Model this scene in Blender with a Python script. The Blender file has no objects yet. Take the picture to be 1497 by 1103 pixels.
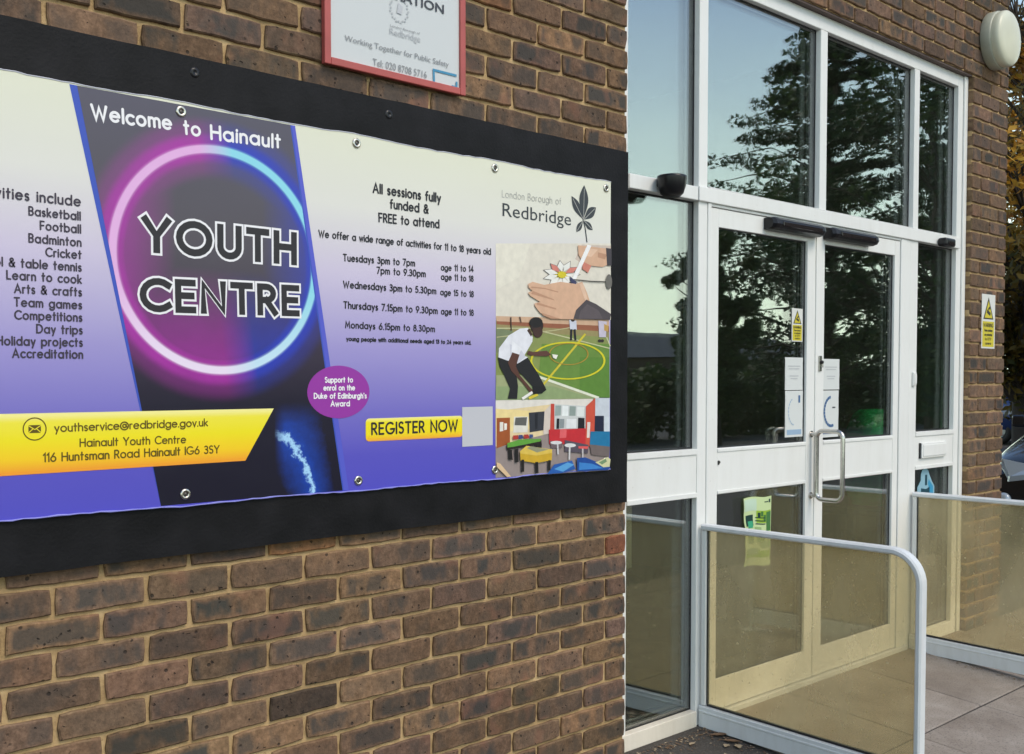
import bpy, bmesh, math, random
from mathutils import Vector, Matrix
random.seed(7)
sc = bpy.context.scene
COL = sc.collection
RAD = math.radians

# ------------------------------------------------------------------ camera
CAM = Vector((-2.9234, -2.5346, 0.4835))
YAW, PITCH = 0.7498, -0.0376
FPX, CXP, CYP = 1561.9, 748.5, 612.2           # focal length and principal point of the 1497 x 1103 photograph
cam_d = bpy.data.cameras.new('camera')
cam = bpy.data.objects.new('camera', cam_d); COL.objects.link(cam)
cam_d.sensor_width = 36.0
cam_d.lens = 36.0 * FPX / 1497.0
cam_d.shift_y = (CYP - 551.5) / 1497.0
cam_d.clip_start = 0.05; cam_d.clip_end = 2000
cam.location = CAM
cam.rotation_euler = (math.pi / 2 + PITCH, 0, -YAW)
sc.camera = cam

# ------------------------------------------------------------------ light
SUN_EL, SUN_AZ = RAD(48), RAD(172)             # azimuth clockwise from +Y (seen from above)
world = bpy.data.worlds.new("World"); sc.world = world; world.use_nodes = True
wn = world.node_tree.nodes; wl = world.node_tree.links
sky = wn.new('ShaderNodeTexSky'); sky.sky_type = 'NISHITA'; sky.sun_disc = False
sky.sun_elevation = SUN_EL; sky.sun_rotation = SUN_AZ
sky.air_density = 1.3; sky.dust_density = 1.2; sky.ozone_density = 2.2
# thin high cloud over the blue, thickening towards the horizon all the way round
wtc = wn.new('ShaderNodeTexCoord'); wsep = wn.new('ShaderNodeSeparateXYZ'); wl.new(wtc.outputs['Generated'], wsep.inputs[0])
wr = wn.new('ShaderNodeValToRGB'); wr.color_ramp.elements[0].position = 0.0; wr.color_ramp.elements[0].color = (.80, .80, .80, 1)
wr.color_ramp.elements[1].position = .34; wr.color_ramp.elements[1].color = (.0, .0, .0, 1)
e_ = wr.color_ramp.elements.new(.12); e_.color = (.50, .50, .50, 1)
wl.new(wsep.outputs[2], wr.inputs[0])
wno = wn.new('ShaderNodeTexNoise'); wno.inputs['Scale'].default_value = 3.0; wno.inputs['Detail'].default_value = 5
wmp = wn.new('ShaderNodeMapping'); wmp.inputs['Scale'].default_value = (1, 1, 5); wl.new(wtc.outputs['Generated'], wmp.inputs[0]); wl.new(wmp.outputs[0], wno.inputs['Vector'])
wmu = wn.new('ShaderNodeMath'); wmu.operation = 'MULTIPLY_ADD'; wmu.inputs[1].default_value = .5; wmu.inputs[2].default_value = .72; wl.new(wno.outputs['Fac'], wmu.inputs[0])
wm2 = wn.new('ShaderNodeMath'); wm2.operation = 'MULTIPLY'; wm2.use_clamp = True; wl.new(wmu.outputs[0], wm2.inputs[0]); wl.new(wr.outputs[0], wm2.inputs[1])
wmix = wn.new('ShaderNodeMix'); wmix.data_type = 'RGBA'; wl.new(wm2.outputs[0], wmix.inputs[0]); wl.new(sky.outputs[0], wmix.inputs[6])
wmix.inputs[7].default_value = (11.4, 13.4, 11.0, 1)
wl.new(wmix.outputs[2], wn['Background'].inputs['Color'])
wn['Background'].inputs['Strength'].default_value = 0.13
sun_d = bpy.data.lights.new('sun', 'SUN'); sun_d.energy = 1.15; sun_d.angle = RAD(24)
sun_d.color = (1.0, 0.87, 0.70)
sun = bpy.data.objects.new('sun', sun_d); COL.objects.link(sun)
sdir = Vector((math.sin(SUN_AZ) * math.cos(SUN_EL), math.cos(SUN_AZ) * math.cos(SUN_EL), math.sin(SUN_EL)))
sun.rotation_euler = (-sdir).to_track_quat('-Z', 'Y').to_euler()
sc.view_settings.view_transform = 'Standard'; sc.view_settings.look = 'None'
sc.view_settings.exposure = 0.52; sc.view_settings.gamma = 1.0
sc.view_settings.use_curve_mapping = False
sc.render.engine = 'CYCLES'
sc.cycles.max_bounces = 14; sc.cycles.transparent_max_bounces = 40
sc.cycles.glossy_bounces = 8; sc.cycles.diffuse_bounces = 4
sc.cycles.use_denoising = True

# ------------------------------------------------------------------ camera geometry used to read measures off the photograph
_f = Vector((math.sin(YAW) * math.cos(PITCH), math.cos(YAW) * math.cos(PITCH), math.sin(PITCH)))
_r = Vector((math.cos(YAW), -math.sin(YAW), 0)); _u = _r.cross(_f)
def on_wall(px, py, Y):
    """point of the plane y = Y seen at photo pixel (px, py) -> (X, Z)"""
    d = _f * FPX + _r * (px - CXP) + _u * (CYP - py)
    t = (Y - CAM.y) / d.y
    p = CAM + d * t
    return p.x, p.z
def to_px(X, Y, Z):
    d = Vector((X, Y, Z)) - CAM; z = d.dot(_f)
    if z < 0.05: return None
    return CXP + FPX * d.dot(_r) / z, CYP - FPX * d.dot(_u) / z

# ------------------------------------------------------------------ materials
def srgb(r, g, b):
    f = lambda c: ((c / 255 + 0.055) / 1.055) ** 2.4 if c / 255 > 0.04045 else c / 255 / 12.92
    return (f(r), f(g), f(b), 1)
def c4(c): return (c[0], c[1], c[2], 1)
MATS = {}
def new_mat(name):
    m = bpy.data.materials.new(name); m.use_nodes = True
    return m, m.node_tree.nodes, m.node_tree.links
def mat(name, col, rough=0.6, metal=0.0, spec=0.5, var=0.0, vscale=8.0, bump=0.0, bscale=60.0, coat=0.0):
    if name in MATS: return MATS[name]
    m, n, l = new_mat(name); b = n['Principled BSDF']
    b.inputs['Base Color'].default_value = c4(col); b.inputs['Roughness'].default_value = rough
    b.inputs['Metallic'].default_value = metal; b.inputs['Specular IOR Level'].default_value = spec
    b.inputs['Coat Weight'].default_value = coat
    if var or bump:
        tc = n.new('ShaderNodeTexCoord')
    if var:
        no = n.new('ShaderNodeTexNoise'); no.inputs['Scale'].default_value = vscale; no.inputs['Detail'].default_value = 6
        l.new(tc.outputs['Object'], no.inputs['Vector'])
        mp = n.new('ShaderNodeMapRange'); mp.inputs['From Min'].default_value = 0.3; mp.inputs['From Max'].default_value = 0.7
        mp.inputs['To Min'].default_value = 1 - var; mp.inputs['To Max'].default_value = 1 + var
        l.new(no.outputs['Fac'], mp.inputs['Value'])
        mx = n.new('ShaderNodeVectorMath'); mx.operation = 'SCALE'; mx.inputs[0].default_value = col[:3]
        l.new(mp.outputs['Result'], mx.inputs['Scale']); l.new(mx.outputs[0], b.inputs['Base Color'])
    if bump:
        nb = n.new('ShaderNodeTexNoise'); nb.inputs['Scale'].default_value = bscale; nb.inputs['Detail'].default_value = 5
        l.new(tc.outputs['Object'], nb.inputs['Vector'])
        bp = n.new('ShaderNodeBump'); bp.inputs['Strength'].default_value = bump; bp.inputs['Distance'].default_value = 0.004
        l.new(nb.outputs['Fac'], bp.inputs['Height']); l.new(bp.outputs[0], b.inputs['Normal'])
    MATS[name] = m
    return m
def math_node(n, l, op, a, b=None, c=None):
    x = n.new('ShaderNodeMath'); x.operation = op
    for i, v in enumerate((a, b, c)):
        if v is None: continue
        if isinstance(v, (int, float)): x.inputs[i].default_value = v
        else: l.new(v, x.inputs[i])
    return x.outputs[0]
def mixc(n, l, fac, a, b, mode='MIX'):
    x = n.new('ShaderNodeMix'); x.data_type = 'RGBA'; x.blend_type = mode
    for s, v in ((x.inputs[0], fac), (x.inputs[6], a), (x.inputs[7], b)):
        if isinstance(v, (int, float)): s.default_value = v
        elif isinstance(v, (tuple, list)): s.default_value = c4(v)
        else: l.new(v, s)
    return x.outputs[2]
def ramp(n, l, src, stops, interp='LINEAR'):
    r = n.new('ShaderNodeValToRGB'); r.color_ramp.interpolation = interp
    e = r.color_ramp.elements
    while len(e) < len(stops): e.new(0.5)
    for i, (p, c) in enumerate(stops):
        e[i].position = p; e[i].color = c4(c) if isinstance(c, (tuple, list)) else (c, c, c, 1)
    l.new(src, r.inputs[0]); return r.outputs[0]
def noise(n, l, vec, scale, detail=4, rough=0.5):
    x = n.new('ShaderNodeTexNoise'); x.inputs['Scale'].default_value = scale; x.inputs['Detail'].default_value = detail
    x.inputs['Roughness'].default_value = rough
    l.new(vec, x.inputs['Vector']); return x.outputs['Fac']

def brick_material():
    m, n, l = new_mat('multi_brown_stock_brick'); b = n['Principled BSDF']
    tc = n.new('ShaderNodeTexCoord'); oi = n.new('ShaderNodeObjectInfo')
    off = n.new('ShaderNodeVectorMath'); off.operation = 'SCALE'; off.inputs[0].default_value = (37.1, 91.7, 53.3)
    l.new(oi.outputs['Random'], off.inputs['Scale'])
    ad = n.new('ShaderNodeVectorMath'); ad.operation = 'ADD'
    l.new(tc.outputs['Object'], ad.inputs[0]); l.new(off.outputs[0], ad.inputs[1]); V = ad.outputs[0]
    rnd = oi.outputs['Random']
    wn_ = n.new('ShaderNodeTexWhiteNoise'); wn_.noise_dimensions = '1D'; l.new(rnd, wn_.inputs['W'])
    base = ramp(n, l, wn_.outputs['Value'], [(0.0, (.125, .078, .050)), (.2, (.178, .108, .066)), (.42, (.145, .091, .066)),
               (.62, (.232, .138, .076)), (.8, (.132, .088, .058)), (1.0, (.205, .119, .072))])
    # fine clay mottling
    base = mixc(n, l, 0.55, base, ramp(n, l, noise(n, l, V, 38, 8, .65), [(.27, .35), (.5, .95), (.72, 1.65)]), 'MULTIPLY')
    base = mixc(n, l, .5, base, ramp(n, l, noise(n, l, V, 105, 6, .7), [(.32, .45), (.5, 1.0), (.68, 1.5)]), 'MULTIPLY')
    # broad grey firing patches kept off the arrises
    sg = n.new('ShaderNodeSeparateXYZ'); l.new(tc.outputs['Generated'], sg.inputs[0])
    ex = math_node(n, l, 'MULTIPLY', math_node(n, l, 'MINIMUM', sg.outputs[0], math_node(n, l, 'SUBTRACT', 1.0, sg.outputs[0])), 3.2)
    ez = math_node(n, l, 'MINIMUM', sg.outputs[2], math_node(n, l, 'SUBTRACT', 1.0, sg.outputs[2]))
    ed = math_node(n, l, 'MINIMUM', ex, ez)
    edn = math_node(n, l, 'ADD', ed, math_node(n, l, 'MULTIPLY', math_node(n, l, 'SUBTRACT', noise(n, l, V, 30, 4), .5), .35))
    inner = ramp(n, l, edn, [(.06, 0.0), (.24, 1.0)])
    sc_ = n.new('ShaderNodeMapping'); sc_.inputs['Scale'].default_value = (1, 1, .45); l.new(V, sc_.inputs[0])
    patch = ramp(n, l, noise(n, l, sc_.outputs[0], 13, 3, .5), [(.41, 0.0), (.54, 1.0)])
    strength = ramp(n, l, math_node(n, l, 'FRACT', math_node(n, l, 'MULTIPLY', wn_.outputs['Value'], 7.3)), [(0, .2), (.5, .7), (1, 1.0)])
    pf = math_node(n, l, 'MULTIPLY', math_node(n, l, 'MULTIPLY', patch, inner), strength)
    col = mixc(n, l, pf, base, (.060, .056, .050))
    # red / orange flashes
    fl = ramp(n, l, noise(n, l, V, 9, 2), [(.62, 0.0), (.72, .35)])
    col = mixc(n, l, fl, col, (.29, .135, .085))
    # dark pits and small stains
    pits = ramp(n, l, noise(n, l, V, 75, 2, .4), [(.23, 1.0), (.31, 0.0)])
    col = mixc(n, l, math_node(n, l, 'MULTIPLY', pits, .85), col, (.022, .018, .015))
    vo = n.new('ShaderNodeTexVoronoi'); vo.inputs['Scale'].default_value = 22; l.new(V, vo.inputs['Vector'])
    hole = ramp(n, l, vo.outputs['Distance'], [(.07, 1.0), (.13, 0.0)])
    col = mixc(n, l, math_node(n, l, 'MULTIPLY', hole, .8), col, (.03, .024, .02))
    # arris wear: a trace of mortar smeared at the edge
    sm = math_node(n, l, 'MULTIPLY', ramp(n, l, edn, [(-.02, 1.0), (.07, 0.0)]), .35)
    col = mixc(n, l, sm, col, (.33, .235, .13))
    col = mixc(n, l, 1.0, col, oi.outputs['Color'], 'MULTIPLY')
    l.new(col, b.inputs['Base Color']); b.inputs['Roughness'].default_value = .88
    b.inputs['Specular IOR Level'].default_value = .25
    h = math_node(n, l, 'ADD', noise(n, l, V, 28, 4), math_node(n, l, 'MULTIPLY', noise(n, l, V, 190, 4), .35))
    h = math_node(n, l, 'SUBTRACT', h, math_node(n, l, 'MULTIPLY', math_node(n, l, 'ADD', pits, hole), .8))
    bp = n.new('ShaderNodeBump'); bp.inputs['Strength'].default_value = .85; bp.inputs['Distance'].default_value = .004
    l.new(h, bp.inputs['Height']); l.new(bp.outputs[0], b.inputs['Normal'])
    return m
def mortar_material():
    m, n, l = new_mat('buff_mortar'); b = n['Principled BSDF']
    tc = n.new('ShaderNodeTexCoord'); V = tc.outputs['Object']
    c = ramp(n, l, noise(n, l, V, 14, 8, .6), [(.3, (.34, .225, .11)), (.55, (.50, .345, .175)), (.75, (.64, .46, .25))])
    c = mixc(n, l, ramp(n, l, noise(n, l, V, 160, 3), [(.62, 0.0), (.72, .5)]), c, (.25, .17, .09))
    l.new(c, b.inputs['Base Color']); b.inputs['Roughness'].default_value = .95; b.inputs['Specular IOR Level'].default_value = .1
    bp = n.new('ShaderNodeBump'); bp.inputs['Strength'].default_value = .8; bp.inputs['Distance'].default_value = .004
    l.new(noise(n, l, V, 110, 6, .65), bp.inputs['Height']); l.new(bp.outputs[0], b.inputs['Normal'])
    return m
def white_paint(name, col=(.80, .80, .77), dirt=.35):
    m, n, l = new_mat(name); b = n['Principled BSDF']
    tc = n.new('ShaderNodeTexCoord'); V = tc.outputs['Object']
    mp = n.new('ShaderNodeMapping'); mp.inputs['Scale'].default_value = (3, 3, .7); l.new(V, mp.inputs[0])
    d = ramp(n, l, noise(n, l, mp.outputs[0], 5, 8, .7), [(.45, 0.0), (.85, dirt)])
    c = mixc(n, l, d, col, (col[0] * .62, col[1] * .58, col[2] * .5))
    sp = ramp(n, l, noise(n, l, V, 90, 3), [(.70, 0.0), (.78, .35)])
    c = mixc(n, l, sp, c, (.35, .31, .25))
    l.new(c, b.inputs['Base Color'])
    l.new(ramp(n, l, noise(n, l, V, 12, 4), [(.3, .28), (.7, .45)]), b.inputs['Roughness'])
    bp = n.new('ShaderNodeBump'); bp.inputs['Strength'].default_value = .08; bp.inputs['Distance'].default_value = .001
    l.new(noise(n, l, V, 260, 2), bp.inputs['Height']); l.new(bp.outputs[0], b.inputs['Normal'])
    return m
def glass_mat(name, tint=(.93, .955, .94), dirt=0.0, dirtcol=(.5, .47, .35), ior=1.5, wave=0.0, dscale=5, streak=False, grough=0.0):
    m, n, l = new_mat(name); out = n['Material Output']; n.remove(n['Principled BSDF'])
    tr = n.new('ShaderNodeBsdfTransparent'); tr.inputs[0].default_value = c4(tint)
    gl = n.new('ShaderNodeBsdfGlossy'); gl.inputs['Roughness'].default_value = grough; gl.inputs['Color'].default_value = (1, 1, 1, 1)
    ge = n.new('ShaderNodeNewGeometry'); fr = n.new('ShaderNodeFresnel')
    l.new(math_node(n, l, 'ADD', ior, math_node(n, l, 'MULTIPLY', ge.outputs['Backfacing'], 1 / ior - ior)), fr.inputs['IOR'])
    tc = n.new('ShaderNodeTexCoord'); V = tc.outputs['Object']
    if wave:
        bp = n.new('ShaderNodeBump'); bp.inputs['Strength'].default_value = 1; bp.inputs['Distance'].default_value = wave
        l.new(noise(n, l, V, 2.2, 2), bp.inputs['Height']); l.new(bp.outputs[0], gl.inputs['Normal'])
    s = n.new('ShaderNodeMixShader'); l.new(fr.outputs[0], s.inputs[0]); l.new(tr.outputs[0], s.inputs[1]); l.new(gl.outputs[0], s.inputs[2])
    last = s.outputs[0]
    if dirt:
        df = n.new('ShaderNodeBsdfDiffuse'); df.inputs[0].default_value = c4(dirtcol)
        s2 = n.new('ShaderNodeMixShader')
        mp = n.new('ShaderNodeMapping'); mp.inputs['Scale'].default_value = (1, 1, .5 if streak else 1); l.new(V, mp.inputs[0])
        a = ramp(n, l, noise(n, l, mp.outputs[0], dscale, 8, .6), [(.3, dirt * .45), (.75, dirt * 1.6)])
        sp = ramp(n, l, noise(n, l, V, 70, 3, .5), [(.68, 0.0), (.76, dirt * 1.5)])
        l.new(math_node(n, l, 'ADD', a, sp), s2.inputs[0]); l.new(last, s2.inputs[1]); l.new(df.outputs[0], s2.inputs[2])
        last = s2.outputs[0]
    l.new(last, out.inputs['Surface'])
    return m
M_BRICK = brick_material(); M_MORTAR = mortar_material()
M_WHITE = white_paint('white_coated_aluminium', dirt=.20); M_RAIL = white_paint('pale_grey_coated_rail', (.72, .74, .75), .4)
M_CREAM = white_paint('cream_sill', (.82, .76, .66), .3)
M_GLASS = glass_mat('window_glass', tint=(.90, .93, .91), dirt=.004, wave=.0008, ior=2.3)
M_YGLASS = glass_mat('dirty_bronze_acrylic', tint=(.93, .86, .67), dirt=.27, dirtcol=(.84, .72, .46), dscale=3.5, streak=True, grough=.14)
M_GASKET = mat('black_gasket', (.012, .012, .014), .5)
M_BLACK = mat('black_plastic', (.011, .0105, .012), .30, spec=.35, var=.2)
M_STEEL = mat('brushed_steel', (.55, .53, .50), .26, 1.0, var=.1, vscale=40)

# ------------------------------------------------------------------ mesh helpers
def tag(o, label=None, cat=None, group=None, kind=None):
    if label: o['label'] = label
    if cat: o['category'] = cat
    if group: o['group'] = group
    if kind: o['kind'] = kind
    return o
def empty(name, loc=(0, 0, 0), label=None, cat=None, group=None, kind=None):
    o = bpy.data.objects.new(name, None); COL.objects.link(o); o.location = loc
    o.empty_display_size = .1
    return tag(o, label, cat, group, kind)
def link(name, me, parent=None, loc=None):
    o = bpy.data.objects.new(name, me); COL.objects.link(o)
    if parent is not None:
        o.parent = parent
        o.matrix_parent_inverse = Matrix.Translation(-Vector(parent.location)) if parent.type == 'EMPTY' and parent.parent is None and not any(parent.rotation_euler) else Matrix.Identity(4)
    if loc is not None: o.location = loc
    return o
class MB:
    """collects geometry with several materials, world coordinates"""
    def __init__(s): s.v = []; s.f = []; s.m = []; s.mats = []; s.smooth = []
    def mi(s, m):
        if m not in s.mats: s.mats.append(m)
        return s.mats.index(m)
    def add(s, vs, fs, m, smooth=False):
        k = len(s.v); s.v += [tuple(v) for v in vs]; i = s.mi(m)
        for f in fs: s.f.append(tuple(a + k for a in f)); s.m.append(i); s.smooth.append(smooth)
        return s
    def box(s, x0, x1, y0, y1, z0, z1, m, bev=0.0, seg=2):
        bm = bmesh.new(); bmesh.ops.create_cube(bm, size=1)
        for v in bm.verts:
            v.co = Vector(((x0 + x1) / 2 + v.co.x * (x1 - x0), (y0 + y1) / 2 + v.co.y * (y1 - y0), (z0 + z1) / 2 + v.co.z * (z1 - z0)))
        if bev: bmesh.ops.bevel(bm, geom=list(bm.edges), offset=bev, segments=seg, affect='EDGES', profile=.5)
        s.frombm(bm, m); return s
    def frombm(s, bm, m, mtx=None, smooth=False):
        bm.verts.ensure_lookup_table(); bm.verts.index_update()
        vs = [(mtx @ v.co) if mtx else v.co.copy() for v in bm.verts]
        s.add(vs, [[v.index for v in f.verts] for f in bm.faces], m, smooth); bm.free(); return s
    def cyl(s, p0, p1, r0, m, r1=None, n=16, cap=True, smooth=True):
        p0 = Vector(p0); p1 = Vector(p1); r1 = r0 if r1 is None else r1
        d = (p1 - p0).normalized(); q = d.to_track_quat('Z', 'Y'); a = q @ Vector((1, 0, 0)); b = q @ Vector((0, 1, 0))
        vs = []
        for p, r in ((p0, r0), (p1, r1)):
            for i in range(n):
                t = 2 * math.pi * i / n; vs.append(p + a * (r * math.cos(t)) + b * (r * math.sin(t)))
        fs = [(i, (i + 1) % n, n + (i + 1) % n, n + i) for i in range(n)]
        s.add(vs, fs, m, smooth)
        if cap: s.add(vs, [tuple(range(n))[::-1], tuple(range(n, 2 * n))], m)
        return s
    def tube(s, pts, r, m, n=12, closed=False):
        pts = [Vector(p) for p in pts]; N = len(pts); vs = []
        up = None
        for i, p in enumerate(pts):
            if closed: d = (pts[(i + 1) % N] - pts[i - 1]).normalized()
            else: d = (pts[min(i + 1, N - 1)] - pts[max(i - 1, 0)]).normalized()
            if up is None: up = d.orthogonal().normalized()
            up = (up - d * up.dot(d)).normalized(); w = d.cross(up)
            rr = r[i] if isinstance(r, (list, tuple)) else r
            for k in range(n):
                t = 2 * math.pi * k / n; vs.append(p + up * (rr * math.cos(t)) + w * (rr * math.sin(t)))
        fs = []
        for i in range(N if closed else N - 1):
            j = (i + 1) % N
            for k in range(n): fs.append((i * n + k, i * n + (k + 1) % n, j * n + (k + 1) % n, j * n + k))
        s.add(vs, fs, m, True)
        if not closed: s.add(vs, [tuple(range(n))[::-1], tuple(range((N - 1) * n, N * n))], m)
        return s
    def lathe(s, prof, c, m, axis='y', n=32):
        """prof: (r, h) along the axis; axis y goes to -Y (out of the wall)"""
        vs = []; c = Vector(c)
        for r, h in prof:
            for i in range(n):
                t = 2 * math.pi * i / n
                if axis == 'y': vs.append(c + Vector((r * math.cos(t), -h, r * math.sin(t))))
                elif axis == 'x': vs.append(c + Vector((-h, r * math.cos(t), r * math.sin(t))))
                else: vs.append(c + Vector((r * math.cos(t), r * math.sin(t), h)))
        fs = []
        for j in range(len(prof) - 1):
            for i in range(n): fs.append((j * n + i, j * n + (i + 1) % n, (j + 1) * n + (i + 1) % n, (j + 1) * n + i))
        s.add(vs, fs, m, True); return s
    def flat(s, pts, y, m):
        """polygon in the wall plane y = const, facing -Y; pts (X, Z)"""
        s.add([(x, y, z) for x, z in pts], [tuple(range(len(pts)))], m); return s
    def mesh(s, name):
        me = bpy.data.meshes.new(name); me.from_pydata(s.v, [], s.f)
        for m in s.mats: me.materials.append(m)
        for p, i, sm in zip(me.polygons, s.m, s.smooth): p.material_index = i; p.use_smooth = sm
        me.update(); return me
    def build(s, name, parent=None, recenter=True, fix=True):
        me = s.mesh(name)
        if fix:
            bm = bmesh.new(); bm.from_mesh(me); bmesh.ops.recalc_face_normals(bm, faces=bm.faces); bm.to_mesh(me); bm.free()
        xs = [v.co for v in me.vertices]
        loc = Vector((0, 0, 0))
        if recenter and xs:
            lo = Vector([min(c[i] for c in xs) for i in range(3)]); hi = Vector([max(c[i] for c in xs) for i in range(3)])
            loc = (lo + hi) / 2; loc.z = lo.z if parent is None else loc.z
            me.transform(Matrix.Translation(-loc))
        o = bpy.data.objects.new(name, me); COL.objects.link(o)
        if parent is not None:
            o.parent = parent
            pw = parent_world(parent)
            o.location = loc - pw
        else: o.location = loc
        return o
def parent_world(p):
    w = Vector((0, 0, 0))
    while p is not None: w += Vector(p.location); p = p.parent
    return w

# ------------------------------------------------------------------ ground
def gz(x, y):
    """ground height: level beside the building, a gentle ramp falling away from the doors"""
    return max(-1.12, min(-.898, -.898 + .085 * y))
M_TARMAC = None
def tarmac():
    m, n, l = new_mat('worn_tarmac'); b = n['Principled BSDF']; tc = n.new('ShaderNodeTexCoord'); V = tc.outputs['Object']
    c = ramp(n, l, noise(n, l, V, 3.0, 8, .6), [(.3, (.045, .040, .036)), (.7, (.085, .076, .068))])
    c = mixc(n, l, ramp(n, l, noise(n, l, V, 130, 2), [(.55, 0.0), (.7, .6)]), c, (.16, .145, .13))
    l.new(c, b.inputs['Base Color']); b.inputs['Roughness'].default_value = .9
    bp = n.new('ShaderNodeBump'); bp.inputs['Distance'].default_value = .006; bp.inputs['Strength'].default_value = .8
    l.new(noise(n, l, V, 95, 5, .7), bp.inputs['Height']); l.new(bp.outputs[0], b.inputs['Normal'])
    return m
M_TARMAC = tarmac()
b = MB()
xs = [-400, -60, -12, -6, 0, 6, 12, 60, 400]; ys = [-400, -60, -12, -2.612, -1.3, 0, 6, 20, 60, 400]
vs = [(x, y, gz(x, y)) for y in ys for x in xs]; w_ = len(xs)
b.add(vs, [(j * w_ + i, j * w_ + i + 1, (j + 1) * w_ + i + 1, (j + 1) * w_ + i) for j in range(len(ys) - 1) for i in range(w_ - 1)], M_TARMAC)
tag(b.build('ground', recenter=False), kind='structure')

def slab_mat():
    m, n, l = new_mat('weathered_concrete_slab'); b = n['Principled BSDF']; tc = n.new('ShaderNodeTexCoord'); oi = n.new('ShaderNodeObjectInfo')
    off = n.new('ShaderNodeVectorMath'); off.operation = 'SCALE'; off.inputs[0].default_value = (31, 17, 5); l.new(oi.outputs['Random'], off.inputs['Scale'])
    ad = n.new('ShaderNodeVectorMath'); ad.operation = 'ADD'; l.new(tc.outputs['Object'], ad.inputs[0]); l.new(off.outputs[0], ad.inputs[1]); V = ad.outputs[0]
    c = ramp(n, l, noise(n, l, V, 4.5, 9, .62), [(.28, (.21, .172, .142)), (.5, (.29, .248, .212)), (.72, (.37, .325, .285))])
    c = mixc(n, l, ramp(n, l, noise(n, l, V, 1.9, 4, .6), [(.5, 0.0), (.72, .30)]), c, (.13, .105, .088))
    c = mixc(n, l, ramp(n, l, noise(n, l, V, 150, 2), [(.35, .5), (.45, 0.0)]), c, (.09, .075, .065))
    l.new(c, b.inputs['Base Color']); b.inputs['Roughness'].default_value = .85
    bp = n.new('ShaderNodeBump'); bp.inputs['Distance'].default_value = .004; bp.inputs['Strength'].default_value = .6
    l.new(noise(n, l, V, 60, 6, .7), bp.inputs['Height']); l.new(bp.outputs[0], b.inputs['Normal'])
    return m
M_SLAB = slab_mat()
pav = empty('pavement', (1.5, -.6, gz(0, -.6)), kind='structure')
slab_meshes = []
for k in range(5):
    q = MB(); q.box(-.2965, .2965, -.2965, .2965, -.03, 0, M_SLAB, .004, 1)
    me = q.mesh('paving_slab'); slab_meshes.append(me)
rs = random.Random(3)
for j in range(5):
    yc = -.26 - .6 * j
    for i in range(9):
        xc = .81 + .6 * i + .010 * (j % 2)
        if yc < -2.7: continue
        o = bpy.data.objects.new('paving_slab', rs.choice(slab_meshes)); COL.objects.link(o); o.parent = pav
        h = gz(0, yc)
        o.location = Vector((xc, yc, h + .006 + rs.uniform(-.0012, .0012))) - pav.location
        flip = rs.choice((0, 1))
        o.rotation_euler = (math.atan(.085) * (-1 if flip else 1) + rs.uniform(-.001, .001), rs.uniform(-.001, .001), math.pi * flip + rs.uniform(-.003, .003))

# ------------------------------------------------------------------ brickwork
def brick_mesh(w, seed, h=.065, d=.1):
    """rough stock brick: jittered front outline, worn arris, plain back"""
    r = random.Random(seed); hw, hh = w / 2, h / 2; out = []
    def side(a, b_, n_):
        for i in range(n_):
            t = i / n_; x = a[0] + (b_[0] - a[0]) * t; z = a[1] + (b_[1] - a[1]) * t
            out.append([x, z, i == 0])
    nx = 6 if w > .15 else 3
    side((-hw, -hh), (hw, -hh), nx); side((hw, -hh), (hw, hh), 2); side((hw, hh), (-hw, hh), nx); side((-hw, hh), (-hw, -hh), 2)
    pts = []
    for x, z, corner in out:
        j = .0015
        x += r.uniform(-j, j); z += r.uniform(-j, j) * 1.2
        if corner:
            c = r.uniform(.0012, .0035); x -= math.copysign(c, x); z -= math.copysign(c, z)
            if r.random() < .07: x -= math.copysign(r.uniform(.003, .010), x)
        pts.append((x, z))
    n_ = len(pts); bv = .0034
    front = [(x * (1 - bv / hw), 0, z * (1 - bv / hh)) for x, z in pts]
    rim = [(x, bv + r.uniform(0, .001), z) for x, z in pts]; back = [(x, d, z) for x, z in pts]
    me = bpy.data.meshes.new('brick')
    fs = [tuple(range(n_))]
    for a in range(n_):
        c = (a + 1) % n_; fs.append((a, n_ + a, n_ + c, c)); fs.append((n_ + a, 2 * n_ + a, 2 * n_ + c, n_ + c))
    me.from_pydata(front + rim + back, [], fs); me.materials.append(M_BRICK)
    bm = bmesh.new(); bm.from_mesh(me); bmesh.ops.recalc_face_normals(bm, faces=bm.faces)
    # the open back leaves recalc unsure: make the front look to -Y
    bm.faces.ensure_lookup_table()
    if bm.faces[0].normal.y > 0: bmesh.ops.reverse_faces(bm, faces=bm.faces)
    bm.to_mesh(me); bm.free()
    return me
_bc = {}
def brick_for(w, rnd):
    k = (round(w, 3), rnd.randrange(8))
    if k not in _bc: _bc[k] = brick_mesh(w, hash(k) & 0xffff)
    return _bc[k]
SPECIAL = {}
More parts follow.
